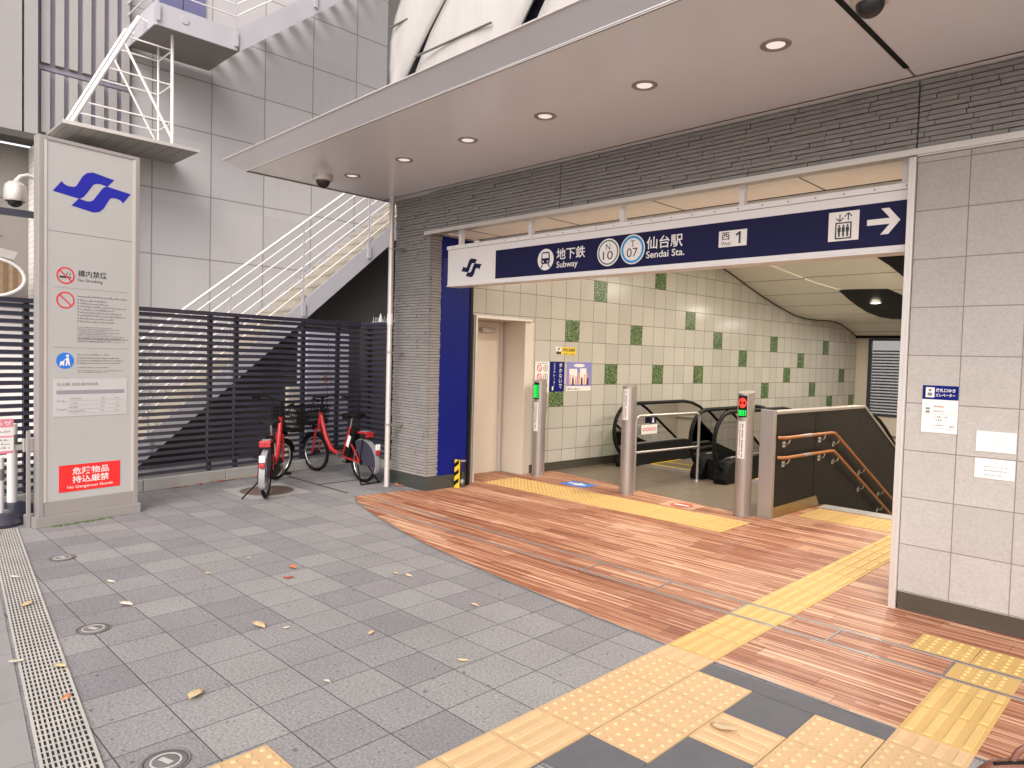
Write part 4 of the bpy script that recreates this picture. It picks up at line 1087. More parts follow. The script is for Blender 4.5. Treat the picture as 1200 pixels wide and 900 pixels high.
# ================================================================== fence
FA = math.atan2(.988, -.157)
fx0 = (-8.395, 2.675, 0)
fe = thing('slat_fence', 'long dark navy slatted fence on a concrete kerb behind the parked bicycles', 'fence', fx0, FA)
def slats(mb, x0, x1, n=25, z0=.165, pitch=.0742):
    for i in range(n):
        z = z0+pitch*i
        mb.obox(((x0+x1)/2, .0, z+.02), ((x1-x0)/2,0,0), (0,.024,-.004), (0,.002,.0190))
q = MB(); slats(q, -5, 3.15); q.build('slats', M['slat'], fe)
q = MB(); q.box(-5, -.04, 2.0, 3.16, .05, 2.045); q.build('top_rail', M['slat'], fe)
for x in (-3.0, -1.1, .84, 1.19, 2.2, 2.8): MB().box(x-.024, .035, .1, x+.024, .08, 2.0).build('post', M['slat'], fe)
q = MB()
x = -5
while x < 3.1: q.box(x+.003, -.06, 0, min(x+1.0, 3.16)-.003, .14, .14); x += 1.0
q.build('kerb', M['conc'], fe, .008)
fe2 = thing('slat_fence', 'short slatted fence return between the long fence and the slate pillar', 'fence', (-8.87, 5.83, 0), 0)
q = MB(); slats(q, 0.02, 1.66); q.build('slats', M['slat'], fe2)
q = MB(); q.box(0.01, -.04, 2.0, 1.66, .05, 2.045); q.build('top_rail', M['slat'], fe2)
for x in (.05, .62): MB().box(x, .035, .05, x+.06, .10, 2.0).build('post', M['slat'], fe2)
MB().box(0, -.03, 0, 1.66, .12, .10).build('kerb', M['conc'], fe2, .006)
sp = thing('bird_spikes', 'row of small white bird spikes on top of the short fence return', 'bird spikes', (-8.6, 5.83, 2.046))
q = MB(); rr = random.Random(11)
for i in range(26):
    x = .05*i; q.tube([(x,0,0),(x+rr.uniform(-.03,.03),rr.uniform(-.04,.04),rr.uniform(.04,.085))], .0035, 5)
q.box(-.02, -.012, 0, 1.3, .012, .006); q.build('spikes', M['white'], sp)
q = MB(); q.lathe([(.035,0),(.028,.04),(.012,.1),(0,.13)], (.18,0,.0), seg=8); q.build('cone', M['white'], sp)
nt_ = thing('warning_plate', 'tiny white plate with a red edge on the slats behind the bicycles', 'notice', (-8.83, 5.2, 1.16), FA)
MB().box(-.07, -.012, 0, .07, -.006, .15).build('plate', M['paper'], nt_)
q = MB(); q.dring(0, .06, .035, .045, -.0175, 20); q.drect(-.065, .13, .065, .145, -.0175); q.build('red_mark', M['red'], nt_)

# ================================================================== neighbouring building and stairs
nb = thing('neighbour_building', 'grey panelled building with a ribbed metal corner behind the fence', 'building', (-11, 3, 0))
def nbb(mb, name, m, par=None): return rel(mb, (-11, 3, 0)).build(name, m, par or nb)
nbb(MB().box(-11.3, 3.34, 0, -11.0, 16, 14), 'panel_wall', M['panel'])
q = MB(); q.box(-11.3, 2.22, 4.28, -10.96, 3.335, 14); nbb(q, 'ribbed_base', M['grey_rib_gap'])
q = MB()
for i in range(7):
    y0 = 2.245+i*.158
    for z0, z1 in ((4.35, 5.13), (5.24, 14)): q.box(-10.958, y0, z0, -10.90, y0+.098, z1)
nbb(q, 'rib', M['grey_rib'])
nbb(MB().box(-10.957, 2.225, 5.16, -10.94, 3.33, 5.21), 'rib_seam', M['grey_rib_gap'])
q = MB(); q.box(-11.3, 2.05, 4.28, -10.83, 2.195, 14); q.box(-11.3, -4, 4.28, -10.83, 2.025, 14); nbb(q, 'flat_panel', M['grey_flat'])
nbb(MB().box(-11.2, -4, 4.2, -10.8, 2.21, 4.279), 'panel_edge', M['undr'])
nbb(MB().box(-11.36, -4, 0, -11.305, 3.34, 2.1), 'recess_wall', M['white'])  # lower part coloured white to stand for sunlight behind the fence
nbb(MB().box(-11.36, -4, 2.101, -11.305, 3.34, 4.2), 'recess_wall', M['grey_beige'])
q = MB(); q.box(-11.3, 2.185, 0, -10.5, 2.85, 4.19); nbb(q, 'tiled_pier', M['whitetile'])
q = MB(); q.box(-11.0005, 3.7, 6.35, -10.97, 4.35, 8.6); dr = nbb(q, 'landing_door', M['win'])
nbb(MB().box(-10.972, 4.02, 6.4, -10.965, 4.03, 8.55), 'door_joint', M['ink'], dr)
q = MB()
for z in (3.0, 3.5, 4.0): q.box(-11.304, 1.2, z, -11.29, 1.9, z+.012)
nbb(q, 'recess_seam', M['greyink'])

# exterior stair: first flight
es = thing('exterior_stair', 'grey steel exterior staircase with white tube railings climbing the neighbouring building', 'stairs', (-10, 4, 0))
def esb(mb, name, m, par=None): return rel(mb, (-10, 4, 0)).build(name, m, par or es)
SL = .871
def zt(y): return 2.138+(y-5.126)*SL
ya, yb = 2.75, 8.6
q = MB(); q.prism([(ya,zt(ya)),(yb,zt(yb)),(yb,zt(yb)-.32),(ya+.35,zt(ya))], (-9.83,0,0), (0,1,0), (0,0,1), (.03,0,0)); esb(q, 'stringer', M['stringer'])
q = MB(); q.prism([(ya,zt(ya)),(yb,zt(yb)),(yb,zt(yb)-.32),(ya+.35,zt(ya))], (-10.95,0,0), (0,1,0), (0,0,1), (.03,0,0)); esb(q, 'stringer', M['stringer'])
q = MB(); n = 25
for i in range(n):
    y0 = ya+.1+i*.236; z = zt(y0)+.02
    q.box(-10.92, y0, z-.03, -9.835, y0+.27, z+.012); q.box(-10.92, y0+.245, z+.012, -9.835, y0+.265, z+.195)
esb(q, 'treads', M['conc_d'])
rl = MB()
RS = .813
for k, c in enumerate((2.149-3.675*RS, 2.156-3.872*RS, 2.163-4.074*RS, 2.149-4.283*RS, 2.156-4.498*RS, 2.16-4.72*RS, 2.154-4.911*RS)):
    rl.tube([(-9.8,3.1,c+3.1*RS),(-9.8,8.4,c+8.4*RS)], .018 if k == 0 else .010, 8)
esb(rl, 'railing', M['white_rail'])
q = MB()
for y in (3.2, 4.27, 5.377, 6.524, 7.6): q.box(-9.815, y-.012, zt(y)-.15, -9.79, y+.012, zt(y)+.02+1.13*.98); q.box(-9.785, y-.03, zt(y)-.22, -9.765, y+.03, zt(y)-.02)
esb(q, 'railing_post', M['stringer'])
q = MB(); q.prism([(3.2,-.0),(9,-.0),(9,zt(9)-.33),(5.1,zt(5.1)-.33),(3.45,zt(3.45)-.33)], (-10.4,0,0), (0,1,0), (0,0,1), (.04,0,0)); esb(q, 'under_stair_shade', M['undr'])  # dark sheet put in for the shaded void below the flight
# upper landing and flight
q = MB(); q.box(-9.83, 3.27, 5.735, -9.80, 4.33, 6.02); q.box(-10.95, 3.25, 5.735, -9.831, 3.27, 6.02); esb(q, 'landing_fascia', M['stringer'])
q = MB(); q.box(-10.95, 3.27, 5.78, -9.831, 4.4, 5.82); esb(q, 'landing_slab', M['grey_beige'])
q = MB(); q.lathe([(0,.0),(.05,0),(.055,-.008)], (-9.79,3.62,5.90), axis='X', seg=18); esb(q, 'round_cap', M['stringer'])
SU = .80
def zu(y): return 6.03+(y-4.31)*SU
q = MB(); q.prism([(4.33,6.03),(8.5,zu(8.5)),(8.5,zu(8.5)-.34),(4.36,5.735)], (-9.83,0,0), (0,1,0), (0,0,1), (.03,0,0)); esb(q, 'stringer', M['stringer'])
q = MB()
for i in range(17):
    y0 = 4.36+i*.25; z = zu(y0)-.08; q.box(-10.95, y0, z-.05, -9.831, y0+.17, z)
esb(q, 'treads', M['conc_d'])
rl = MB()
for k, dz in enumerate((.17, .33, .5, .66, .82, .98, 1.12)):
    rl.tube([(-9.8,3.27,6.02+dz),(-9.8,4.30,6.02+dz),(-9.8,8.4,zu(8.4)+dz)], .018 if k == 6 else .010, 8)
    rl.tube([(-9.8,3.27,6.02+dz),(-10.9,3.27,6.02+dz)], .010, 8)
esb(rl, 'railing', M['white_rail'])
q = MB()
for y in (3.28, 4.3, 5.5, 6.7): z = 6.02 if y < 4.32 else zu(y); q.box(-9.812, y-.012, z-.2, -9.79, y+.012, z+1.13); q.box(-9.785, y-.025, z-.24, -9.765, y+.025, z-.03)
esb(q, 'railing_post', M['stringer'])
o = thing('lit_panel_box', 'pale lavender grey box added for a lit wall panel, seen through the slats behind the second bicycle', 'wall panel', (-9.6, 5.35, 0))
MB().box(-.3, 0, 0, 0, .72, 1.90).build('panel_box_body', M['grey_lav'], o, .01)  # pale box added in place of the lit wall panel behind the fence
MB().box(.0005, .35, .1, .004, .356, 1.85).build('panel_box_line', M['ink'], o)
o = thing('gate_post', 'cream post behind the slatted fence between the two bicycles', 'post', (-9.6, 5.06, 0))
MB().box(-.1, 0, 0, 0, .2, 1.1).build('post_body', M['cream_paint'], o, .006)
# escape platform
ep = thing('escape_platform', 'thin grey platform slab with a white triangular tube frame on top, above the sign pylon', 'platform', (-10.4, 3, 4.3))
def epb(mb, name, m): return rel(mb, (-10.4, 3, 4.3)).build(name, m, ep)
q = MB(); q.box(-11.0, 2.29, 4.30, -10.03, 3.92, 4.325); epb(q, 'slab', M['grey_flat'])
q = MB(); q.box(-10.035, 2.285, 4.29, -10.02, 3.925, 4.335); epb(q, 'slab_edge', M['alu'])
q = MB()
for i in range(9): q.box(-10.98, 2.36+i*.17, 4.297, -10.05, 2.366+i*.17, 4.2995)
epb(q, 'slab_groove', M['greyink'])
for X, r in ((-10.1, .026), (-10.62, .02)):
    q = MB(); q.tube([(X,2.39,4.325),(X,3.157,5.873)], r, 10); q.tube([(X,3.58,4.325),(X,3.57,5.8)], r*.8, 10); q.tube([(X,2.98,5.50),(X,3.57,4.42)], r*.7, 8)
    q.tube([(X,3.157,5.873),(X,3.34,5.82)], r*.5, 8)
    epb(q, 'frame_tube', M['white_rail'])
for X in (-10.1, -10.62):
    for z in (4.62, 5.12, 5.58): q = MB(); q.tube([(X,2.39+(z-4.325)*.4955,z),(X,3.575,z)], .011, 8); epb(q, 'cross_tube', M['white_rail'])
for z in (4.62, 5.12, 5.58): q = MB(); q.tube([(-10.1,3.575,z),(-10.62,3.575,z)], .011, 8); epb(q, 'cross_tube', M['white_rail'])

# things behind the fence on the far left
o = thing('street_camera', 'white domed street camera on a bracket left of the sign pylon', 'camera', (-10.2, 1.84, 3.42))
q = MB(); q.lathe([(0,.10),(.07,.095),(.105,.06),(.115,0),(.115,-.11),(.105,-.13)], seg=28); q.build('housing', M['alu'], o)
q = MB(); pr = [(.085*math.cos(a), -.13-.07*math.sin(a)) for a in [k*math.pi/12 for k in range(7)]]; q.lathe(pr, seg=24); q.build('lens_dome', M['darkglass'], o)
q = MB(); q.tube([(0,0,.10),(0,.05,.17),(0,.12,.20),(0,.2,.18)], .025, 10); q.box(-.05, .2, .0, .05, .26, .30); q.build('bracket', M['alu'], o)
tag(MB().box(-10.25, -2, 3.12, -10.2, 2.06, 3.20).build('steel_beam', M['slat']), 'dark steel beam just below the domed street camera', 'beam')
o = thing('floodlight', 'small grey floodlight below the street camera', 'lamp', (-10.6, 1.8, 2.7))
q = MB(); q.obox((0,0,0), (.05,0,0), (0,.11,-.02), (0,.02,.05)); q.build('housing', M['alu'], o)
q = MB(); q.tube([(0,-.02,0),(0,-.05,-.1),(0,.06,-.14)], .014, 8); q.build('arm', M['alu'], o)
o = thing('barrel_awning', 'brown striped rounded awning with a pale rim at the far left above the fence', 'awning', (-10.7, 1.60, 2.40))
n = 32; el = [(.38*math.cos(2*math.pi*k/n), .225*math.sin(2*math.pi*k/n)) for k in range(n)]
MB().prism(el, (-.3,0,0), (0,1,0), (0,0,1), (.5,0,0)).build('cover', M['mirror'], o)
q = MB()
for k in range(7):
    ya_ = -.33+.1*k; hb_ = .215*math.sqrt(max(0, 1-(ya_/.38)**2)); hc_ = .215*math.sqrt(max(0, 1-((ya_+.05)/.38)**2))
    q.prism([(ya_,-hb_),(ya_+.05,-hc_),(ya_+.05,hc_),(ya_,hb_)], (.2005,0,0), (0,1,0), (0,0,1), (.004,0,0))
q.build('stripes', plain('dark_brown_stripe', (.20,.125,.07), .6), o)
q = MB(); q.tube([(.2, 1.03*a_, 1.05*b_) for a_, b_ in el], .02, 8, True); q.build('rim', M['white'], o)

# barrier posts with notice
def bpost(label, x, y, tall):
    o = thing('barrier_post', label, 'barrier post', (x, y, 0), 0, 'white posts on black rubber feet')
    MB().lathe([(0,.0),(.19,0),(.195,.03),(.17,.075),(.10,.10),(.05,.11),(0,.11)], seg=32).build('rubber_base', M['slat'], o)
    MB().lathe([(.042,.10),(.042,tall),(.0,tall+.01)], seg=20).build('post', M['white'], o)
    MB().lathe([(.043,tall-.2),(.044,tall-.2),(.044,tall-.1),(.043,tall-.1)], seg=20).build('band', M['greyink'], o)
bpost('white barrier post on a black rubber foot, nearer the kerb behind the notice board', -8.0, 1.42, .85)
bpost('white barrier post on a black rubber foot, nearer the drain at the left edge', -7.55, 1.24, .60)
o = thing('notice_board', 'small pink and white notice board fixed above the white barrier posts', 'notice', (-7.58, 1.03, .62), PA)
MB().box(0, 0, 0, .34, .012, .31).build('board', M['paper'], o)
q = MB(); q.drect(0, .235, .34, .31, -.001); q.drect(0, 0, .34, .022, -.001); q.drect(0, .145, .34, .158, -.001); q.build('pink_band', M['pink'], o)
q = MB(); q.text('お知らせ', .06, .248, .325, .298, -.0025, .01); q.build('white_lettering', M['paper'], o)
q = MB(); rr = random.Random(13)
for z in (.19, .115, .08, .045): q.smallprint(.03, .31, z, .018, -.001, rr)
q.build('small_print', M['greyink'], o)
MB().box(.34, .01, .02, .46, .03, .07).build('clip_arm', M['alu'], o)
MB().box(.42, .0, .0, .50, .04, .12).build('clip_block', M['alu'], o)
MB().box(.08, .012, -.55, .12, .03, .02).build('leg', M['white'], o)

# ================================================================== bicycles
def bicycle(label, rear, front, steer, kick):
    rear, front = Vector(rear), Vector(front); dv_ = front-rear
    o = thing('bicycle', label, 'bicycle', (rear.x, rear.y, 0.002), math.atan2(dv_.y, dv_.x), 'red shared bicycles parked by the fence')
    L = 1.08; r = .255
    # steering assembly transform
    pivot = Vector((L-.10, 0, .70)); axis = Vector((-.33, 0, .94)).normalized()
    ST = Matrix.Translation(pivot) @ Matrix.Rotation(steer, 4, axis) @ Matrix.Translation(-pivot)
    def wheel(cx, mtx):
        t = MB(); t.tube([(cx+(r-.022)*math.cos(2*math.pi*k/36), 0, r+(r-.022)*math.sin(2*math.pi*k/36)) for k in range(36)], .022, 8, True)
        if mtx: t.rot(mtx)
        w_ = t.build('wheel', M['black'], o)
        rm = MB(); rm.tube([(cx+(r-.048)*math.cos(2*math.pi*k/36), 0, r+(r-.048)*math.sin(2*math.pi*k/36)) for k in range(36)], .009, 6, True)
        for k in range(18):
            a = 2*math.pi*k/18; sgn = .025 if k % 2 else -.025
            rm.tube([(cx+.03*math.cos(a+.5), sgn, r+.03*math.sin(a+.5)), (cx+(r-.05)*math.cos(a), 0, r+(r-.05)*math.sin(a))], .0016, 4)
        if mtx: rm.rot(mtx)
        rm.build('rim', M['chrome'], w_)
        hb = MB().cyl((cx,-.045,r), (cx,.045,r), .035, 16)
        if mtx: hb.rot(mtx)
        hb.build('hub', M['black'], w_)
    wheel(0, None); wheel(L, ST)
    fr = MB()
    fr.tube([(.945,0,.76),(.91,0,.66),(.82,0,.47),(.70,0,.34),(.56,0,.30),(.44,0,.29)], [.024,.027,.030,.030,.028,.024], 12)
    fr.tube([(.955,0,.80),(.985,0,.63)], .026, 12)
    fr.tube([(.44,0,.29),(.33,0,.56),(.29,0,.66)], .02, 10)
    for s in (-1, 1):
        fr.tube([(.44,s*.03,.29),(.2,s*.055,.265),(0,s*.06,r)], .012, 8); fr.tube([(.33,s*.02,.55),(.1,s*.055,.36),(0,s*.06,r)], .010, 8)
    fr.build('frame', M['redp'], o)
    fk = MB()
    fk.tube([(.985,0,.62),(1.0,0,.58)], .022, 10)
    for s in (-1, 1): fk.tube([(1.0,s*.045,.585),(1.03,s*.055,.45),(L,s*.058,r)], .013, 8)
    fk.tube([(1.0,-.05,.585),(1.0,.05,.585)], .015, 8); fk.rot(ST); fk.build('fork', M['redp'], o)
    hb = MB(); hb.tube([(.95,0,.8),(.925,0,.93),(.915,0,1.0)], .013, 10)
    hb.tube([(.915,-.02,1.0),(.91,.0,1.0),(.915,.02,1.0)], .017, 8)
    hb.tube([(.72,-.25,.99),(.80,-.245,1.01),(.88,-.18,1.03),(.915,-.06,1.005),(.915,.06,1.005),(.88,.18,1.03),(.80,.245,1.01),(.72,.25,.99)], .011, 10)
    hb.rot(ST); hbo = hb.build('handlebar', M['black'], o)
    gp = MB()
    for s in (-1, 1): gp.tube([(.70,s*.25,.988),(.80,s*.246,1.008)], .017, 10); gp.tube([(.80,s*.27,1.0),(.80,s*.22,.985),(.74,s*.235,.965)], .006, 6)
    gp.rot(ST); gp.build('grip', M['black'], hbo)
    cb = MB(); cb.tube([(.86,.22,1.03),(.95,.15,.98),(1.0,.05,.8),(1.0,.03,.62)], .004, 6); cb.tube([(.86,-.22,1.03),(.97,-.12,.95),(.98,0,.78)], .004, 6); cb.rot(ST); cb.build('cable', M['black'], hbo)
    # basket
    bk = MB(); x0, x1, z0, z1 = 1.0, 1.26, .64, .88
    for i in range(6):
        t = i/5; z = z0+(z1-z0)*t; e = .03*t; hw = .15+.03*t
        bk.tube([(x0-e*.3,-hw,z),(x1+e,-hw,z),(x1+e,hw,z),(x0-e*.3,hw,z)], .0045 if i < 5 else .008, 5, True)
    for k in range(13):
        t = k/12
        yb_, yt_ = -.15+.3*t, -.18+.36*t
        bk.tube([(x1,yb_,z0),(x1+.03,yt_,z1)], .004, 5); bk.tube([(x0,yb_,z0),(x0-.01,yt_,z1)], .004, 5); bk.tube([(x0,yb_,z0),(x1,yb_,z0)], .004, 5)
    for k in range(1, 11):
        x = x0+(x1-x0)*k/11
        for s in (-1, 1): bk.tube([(x,s*.15,z0),(x+.01,s*.18,z1)], .004, 5)
    bk.rot(ST); bk.build('basket', M['black'], o)
    ff = MB(); vs = []; n = 14
    for k in range(n+1):
        a = R(20+150*k/n)
        for yy, rr_ in ((-.03, r+.006), (-.024, r+.022), (.024, r+.022), (.03, r+.006)): vs.append((L+rr_*math.cos(a), yy, r+rr_*math.sin(a)))
    ff.add(vs, [(4*k+j, 4*k+j+1, 4*k+j+5, 4*k+j+4) for k in range(n) for j in range(3)], True); ff.rot(ST)
    ffo = ff.build('front_fender', M['black'], o); m = ffo.modifiers.new('solid', 'SOLIDIFY'); m.thickness = .004
    lt = MB(); lt.lathe([(0,-.03),(.028,-.03),(.034,.03),(0,.03)], (1.08,0,.59), axis='X', seg=16); lt.rot(ST); lt.build('headlight', M['black'], o)
    # saddle
    sd = MB(); 
    secs = [(.45,.02,.79),(.39,.035,.797),(.32,.06,.80),(.25,.10,.808),(.18,.125,.82),(.12,.11,.82),(.09,.05,.815)]
    vs = []; n = 10
    for x, hw, z in secs:
        for k in range(n):
            a = 2*math.pi*k/n; vs.append((x, hw*math.cos(a), z+.038*math.sin(a)))
    fs = [(i*n+k, i*n+(k+1) % n, (i+1)*n+(k+1) % n, (i+1)*n+k) for i in range(len(secs)-1) for k in range(n)]+[tuple(range(n))[::-1], tuple((len(secs)-1)*n+k for k in range(n))]
    sd.add(vs, fs, True); sd.build('saddle', M['black'], o)
    MB().tube([(.30,0,.62),(.262,0,.78)], .014, 10).build('seat_post', M['chrome'], o)
    for s in (-1, 1): pass
    bt = MB(); bt.obox((.245,0,.47), (.045,0,.02), (0,.045,0), (-.075,0,.17)); bt.build('battery', M['black'], o, .012)
    q = MB(); q.obox((.262,-.047,.49), (.025,0,.012), (0,.001,0), (-.03,0,.07)); q.obox((.262,.047,.49), (.025,0,.012), (0,.001,0), (-.03,0,.07)); q.build('battery_label', M['white'], o)
    # rear fender
    fd = MB(); vs = []; n = 16
    for k in range(n+1):
        a = R(60+ (205-60)*k/n)
        for yy, rr_ in ((-.036, r+.008), (-.03, r+.028), (.03, r+.028), (.036, r+.008)): vs.append((rr_*math.cos(a), yy, r+rr_*math.sin(a)))
    fd.add(vs, [(4*k+j, 4*k+j+1, 4*k+j+5, 4*k+j+4) for k in range(n) for j in range(3)], True)
    fdo = fd.build('rear_fender', M['greyplastic'], o); m = fdo.modifiers.new('solid', 'SOLIDIFY'); m.thickness = .004
    q = MB()
    for s in (-1, 1):
        pts = [(.0,r-.02)]+[((r+.02)*math.cos(R(aa)), r+(r+.02)*math.sin(R(aa))) for aa in range(62, 196, 9)]
        q.prism(pts, (0,s*.041,0), (1,0,0), (0,0,1), (0,s*.003,0))
    q.build('skirt_guard', M['slat'], o)
    q = MB(); q.lathe([(0,-.02),(.03,-.015),(.033,0)], (-r-.02,0,r+.14), axis='X', seg=16); q.build('tail_light', M['redp'], o)
    q = MB(); q.box(-.285, -.028, .43, -.268, .028, .50); q.build('number_plate', M['paper'], o)
    rk = MB()
    for s in (-1, 0, 1): rk.tube([(.22,s*.05,.60),(-.12,s*.06,.60)], .007, 6)
    for s in (-1, 1): rk.tube([(-.06,s*.06,.6),(0,s*.065,r)], .006, 6)
    rk.build('rear_rack', M['black'], o)
    q = MB(); q.box(-.10, -.06, .607, .06, .06, .632); q.box(-.118, -.06, .565, -.1005, .06, .632); q.build('rack_box', M['redp'], o, .008)
    q = MB(); q.box(-.06, -.045, .6325, .03, .045, .640); q.build('rack_pad', M['greyplastic'], o, .006)
    # chain case, crank
    q = MB(); q.prism([(-.02,.215),(-.05,.25),(-.02,.29),(.44,.37),(.52,.33),(.53,.27),(.46,.215)], (0,-.085,0), (1,0,0), (0,0,1), (0,.018,0)); q.build('chain_case', M['black'], o)
    q = MB(); q.cyl((.44,-.09,.29), (.44,.09,.29), .03, 14); q.bar((.44,-.10,.29), (.56,-.10,.18), .02, .012, (0,1,0)); q.bar((.44,.10,.29), (.32,.10,.40), .02, .012, (0,1,0)); q.build('crank', M['chrome'], o)
    q = MB(); q.box(.51, -.19, .165, .61, -.11, .19); q.box(.27, .11, .39, .37, .19, .415); q.build('pedal', M['black'], o)
    q = MB()
    if kick == 'side': q.tube([(.02,.06,.2),(-.05,.24,.0)], .009, 8)
    else:
        for s in (-1, 1): q.tube([(.03,s*.07,.22),(-.12,s*.13,.02),(-.15,s*.14,.005)], .009, 8)
        q.tube([(-.15,-.14,.008),(-.15,.14,.008)], .008, 8)
    q.build('kickstand', M['black'], o)
    return o
b1 = bicycle('red shared bicycle seen from behind beside the manhole cover, front wheel turned', (-7.24, 3.57, 0), (-8.12, 4.20, 0), R(-30), 'side')
b1.rotation_euler.x = 0
bicycle('red shared bicycle seen from the side in the fence corner with a black basket', (-7.42, 4.93, 0), (-8.44, 4.88, 0), R(8), 'double')

# manholes and valve covers
o = thing('manhole_cover', 'round rusty manhole cover in a pale square frame under the nearer bicycle', 'manhole', (-7.62, 3.77, 0))
q = MB(); q.box(-.36, -.36, -.01, .36, .36, .0045); q.build('frame', M['conc'], o)
q = MB(); q.lathe([(0,.0085),(.27,.0085),(.275,.006),(.29,.006),(.295,.0045)], seg=40); co = q.build('cover', M['iron'], o)
q = MB()
for i in range(-4, 5):
    for j in range(-4, 5):
        if i*i+j*j < 17: q.box(i*.055-.018, j*.055-.007, .0086, i*.055+.018, j*.055+.007, .0105)
q.build('cover_pattern', M['iron'], co)
def valve(x, y, label):
    o = thing('valve_cover', label, 'valve cover', (x, y, 0), 0, 'small round valve covers in the setts')
    MB().lathe([(0,.0050),(.07,.0050),(.073,.0035),(.082,.0035),(.086,.006),(.09,.0045)], seg=36).build('cover', M['castgrey'], o)
    q = MB(); q.lathe([(.050,.0052),(.052,.0064),(.056,.0064),(.058,.0052)], seg=32); q.obox((0,0,.0058), (.028,.01,0), (-.004,.010,0), (0,0,.0010)); q.build('handle', M['grate'], o)
    MB().lathe([(.0755,.0036),(.0800,.0036)], seg=36).build('slot', M['slate_dark'], o)
valve(-2.815, .995, 'small round valve cover nearest the bottom edge beside a yellow tile')
valve(-4.44, 1.17, 'small round valve cover in the middle of the setts along the drain')
valve(-6.09, 1.395, 'small round valve cover nearest the sign pylon')
q = MB(); q.box(-8.35, 4.40, .001, -6.95, 4.42, .0035); q.box(-7.62, 4.43, .001, -7.60, 4.95, .0035)
tag(q.build('cover_seam', M['gutter']), 'dark seams of a service cover in the setts by the second bicycle', 'service cover', None, 'stuff')

# leaves
def leafmat(n, c): return plain(n, c, .75, 0, .2, 60)
LM = {'tan': leafmat('tan_leaf', (.50,.37,.22)), 'orange': leafmat('orange_leaf', (.50,.17,.06)), 'yellow': leafmat('yellow_leaf', (.58,.45,.25)), 'pale': leafmat('pale_leaf', (.60,.53,.43)), 'red': leafmat('red_leaf', (.42,.08,.05))}
def leaf(x, y, s, col, ang_, label, seed, z0=.003):
    s *= .82; rr = random.Random(seed); q = MB(); n = 7; vs = []
    for i in range(n+1):
        t = i/n; wd = s*.26*math.sin(math.pi*min(1, t*.94+.03))**.8*(1.1-.3*t); lift = .10*s*(math.sin(t*3+seed)*.5+.6)
        for k in (-1, 0, 1): vs.append((s*(t-.5), k*wd, lift+abs(k)*s*.09+rr.uniform(0, .02)*s))
    fs = [(3*i+k, 3*i+k+1, 3*i+k+4, 3*i+k+3) for i in range(n) for k in (0, 1)]
    q.add(vs, fs, True); q.tube([(s*.49,0,.06*s),(s*.68,.03*s,.02*s)], .0012, 4)
    o = q.build('fallen_leaf', LM[col]); m = o.modifiers.new('solid', 'SOLIDIFY'); m.thickness = .0008
    o.location = (x, y, z0); o.rotation_euler = (0, 0, ang_); tag(o, label, 'leaf', 'fallen leaves on the setts')
LV = [(-3.26,1.28,.135,'yellow',2.3,'large yellow leaf lying on the setts above the lone yellow tile corner'),
 (-3.62,.845,.085,'orange',2.4,'crumpled orange leaf near the drain in the lower left'),
 (-3.86,1.87,.13,'tan',.2,'long tan leaf lying flat in the middle of the setts'),
 (-3.74,1.98,.05,'pale',1.2,'small pale scrap right of the long tan leaf'),
 (-4.76,2.56,.11,'orange',.2,'orange leaf, upper one of the close pair in the middle of the setts'),
 (-4.57,2.43,.085,'red',1.0,'reddish leaf, lower one of the close pair in the middle of the setts'),
 (-4.71,1.42,.12,'pale',.5,'thin pale curled leaf left of the middle valve cover and higher up'),
 (-5.25,1.49,.09,'pale',.3,'pale leaf between the two valve covers nearer the pylon'),
 (-3.35,2.30,.07,'tan',2.0,'small tan crinkled leaf right of the long tan leaf'),
 (-2.73,2.45,.07,'yellow',.7,'small yellow leaf on the setts towards the wooden floor'),
 (-2.99,1.80,.05,'pale',.2,'tiny white scrap on the setts below the middle leaves'),
 (-4.06,3.10,.08,'yellow',.1,'yellow leaf, right one of a pair near the wooden floor edge'),
 (-4.16,3.05,.08,'tan',.0,'brownish leaf, left one of a pair near the wooden floor edge'),
 (-5.03,2.05,.055,'yellow',1.0,'small yellowish leaf on the upper left setts'),
 (-5.2,2.43,.05,'pale',.4,'pale scrap on the setts above the orange pair'),
 (-4.03,.58,.11,'pale',1.1,'pale leaf on the slabs left of the drain'),
 (-3.98,.90,.10,'yellow',.4,'yellowish leaf on the right rim of the drain'),
 (-4.18,.76,.08,'pale',1.5,'pale curled leaf caught on the drain grating'),
 (-5.07,.975,.10,'tan',2.2,'tan leaf lying on the drain grating farther up'),
 (-5.72,1.03,.09,'pale',.9,'pale leaf on the drain grating near the pylon end'),
 (-2.10,1.96,.06,'yellow',.5,'bright yellow scrap on the setts left of the yellow guide tiles'),
 (-3.30,3.05,.075,'tan',.3,'small tan leaf near the middle of the wooden floor edge'),
 (-1.44,2.82,.14,'tan',.15,'tan leaf lying on the barred yellow tile in the lower right'),
 (-7.20,1.17,.12,'orange',.3,'orange leaf at the drain end by the black rubber foot')]
for i, (x, y, s, c, a, lab) in enumerate(LV): leaf(x, y, s, c, a, lab, i*3+1, .013 if ('drain' in lab and 'lower' not in lab) or 'barred' in lab else .003)
rr = random.Random(21); q = MB()
def litter(q, x, y):
    a = rr.uniform(0, 6.28); s = rr.uniform(.03, .07); z = rr.uniform(.004, .02)
    u = Vector((math.cos(a), math.sin(a), rr.uniform(-.3, .3)))*s/2; v = Vector((-math.sin(a), math.cos(a), rr.uniform(-.3, .3)))*s*.25
    p = Vector((x, y, z+s*.15)); q.add([p-u, p-v*1.1, p+u, p+v], [(0,1,2,3)])
for i in range(70):
    t = rr.choice((.4, .75, 1.1, 1.5, 1.9, 2.3))+rr.gauss(0, .12); off = -.07-abs(rr.gauss(0, .05))
    litter(q, -8.395-.157*t+.988*-off*1.0, 2.675+.988*t+.157*-off)
for i in range(14): litter(q, -6.95+rr.gauss(0, .05), 5.12+rr.gauss(0, .02))
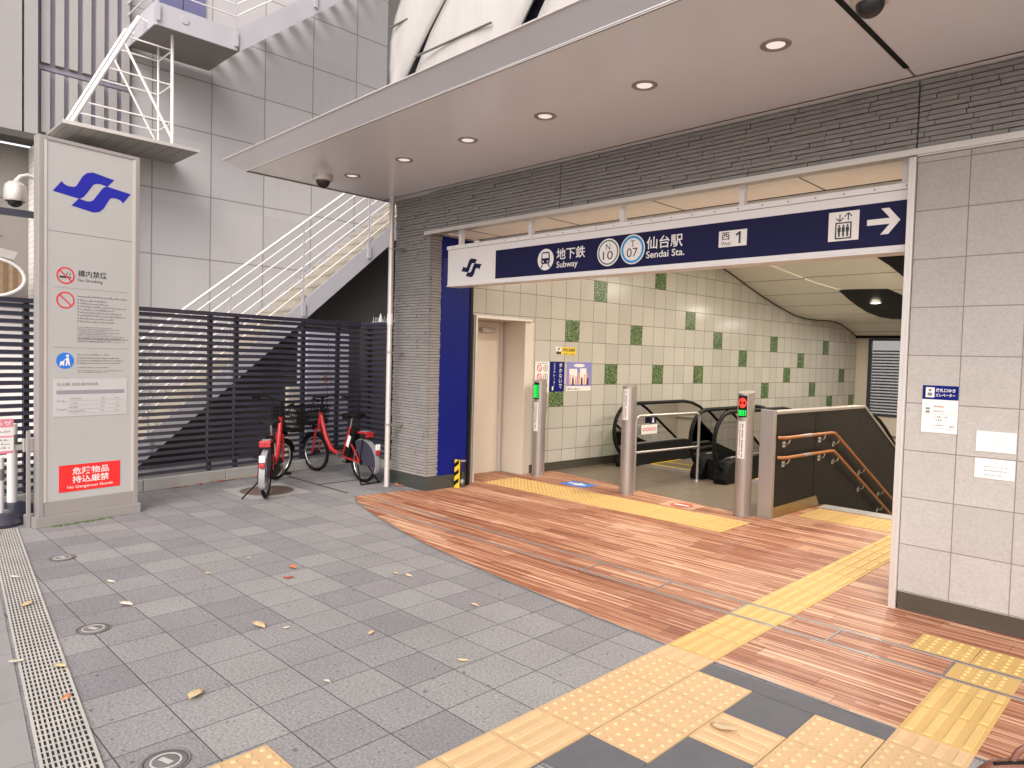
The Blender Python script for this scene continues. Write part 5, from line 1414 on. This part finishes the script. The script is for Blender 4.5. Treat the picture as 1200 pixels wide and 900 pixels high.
tag(q.build('leaf_litter', LM['orange']), 'scattered dry orange leaf litter along the fence kerb', 'leaf litter', None, 'stuff')

# leather bag at the lower right corner
bg = thing('leather_bag', 'brown leather bag with a curved handle at the lower right corner', 'bag', (-.375, 2.68, 0.0), R(45))
vs = []; q = MB(); secs = [(0,.13,.07),(.06,.155,.085),(.24,.15,.075),(.34,.13,.05),(.378,.10,.025),(.39,.07,.01)]; n = 20
for z, a, b in secs:
    for k in range(n):
        t = 2*math.pi*k/n; ce, se = math.cos(t), math.sin(t); vs.append((a*abs(ce)**.6*(1 if ce > 0 else -1), b*abs(se)**.8*(1 if se > 0 else -1), z))
q.add(vs, [(i*n+k, i*n+(k+1) % n, (i+1)*n+(k+1) % n, (i+1)*n+k) for i in range(len(secs)-1) for k in range(n)]+[tuple(range(n))[::-1], tuple((len(secs)-1)*n+k for k in range(n))], True)
q.build('body', M['leather'], bg)
q = MB(); q.tube([(.03+.062*math.cos(math.pi*k/14), -.01, .365+.075*math.sin(math.pi*k/14)) for k in range(15)], .010, 10); q.build('handle', M['leather'], bg)
q = MB(); q.tube([(-.09,-.016,.386),(0,-.018,.393),(.09,-.016,.386)], .005, 8); q.build('zip', M['black'], bg)

# ================================================================== lamps inside the entrance
def inside_lamp(x, y, power, size, label):
    z = pz(y)+lift(y)-(.014 if y > 11.5 else .004)
    o = thing('recessed_lamp', label, 'ceiling light', (x, y, z), 0, 'recessed lamps in the entrance ceiling')
    MB().lathe([(.075,-.02),(.10,-.022),(.105,0)], seg=28).build('trim_ring', M['white'], o)
    MB().lathe([(0,-.012),(.075,-.02)], seg=28).build('lens', M['lamp'], o)
    l = bpy.data.lights.new('lamp', 'AREA'); l.shape = 'DISK'; l.size = size; l.energy = power*1.4; l.color = (1, .925, .80)
    ob = bpy.data.objects.new('lamp', l); C.objects.link(ob); ob.parent = o; ob.location = (0, 0, -.03)
for x, y, p_, lab in [(-4.3,7.6,22,'recessed ceiling lamp above the barrier rail, behind the signboard'), (-2.5,7.2,24,'recessed ceiling lamp above the stair tactile tiles, behind the signboard'),
    (-4.4,10.4,20,'recessed ceiling lamp above the escalators, behind the signboard'), (-2.6,10.2,30,'recessed ceiling lamp above the stairs, behind the signboard'),
    (-4.45,13.9,14,'lit ceiling lamp in the black slot, nearer the signboard'), (-4.2,15.6,16,'lit ceiling lamp in the black slot nearer the far window'), (-3.3,12.3,26,'lit ceiling lamp in the small black slot at the right')]:
    inside_lamp(x, y, p_, .16, lab)
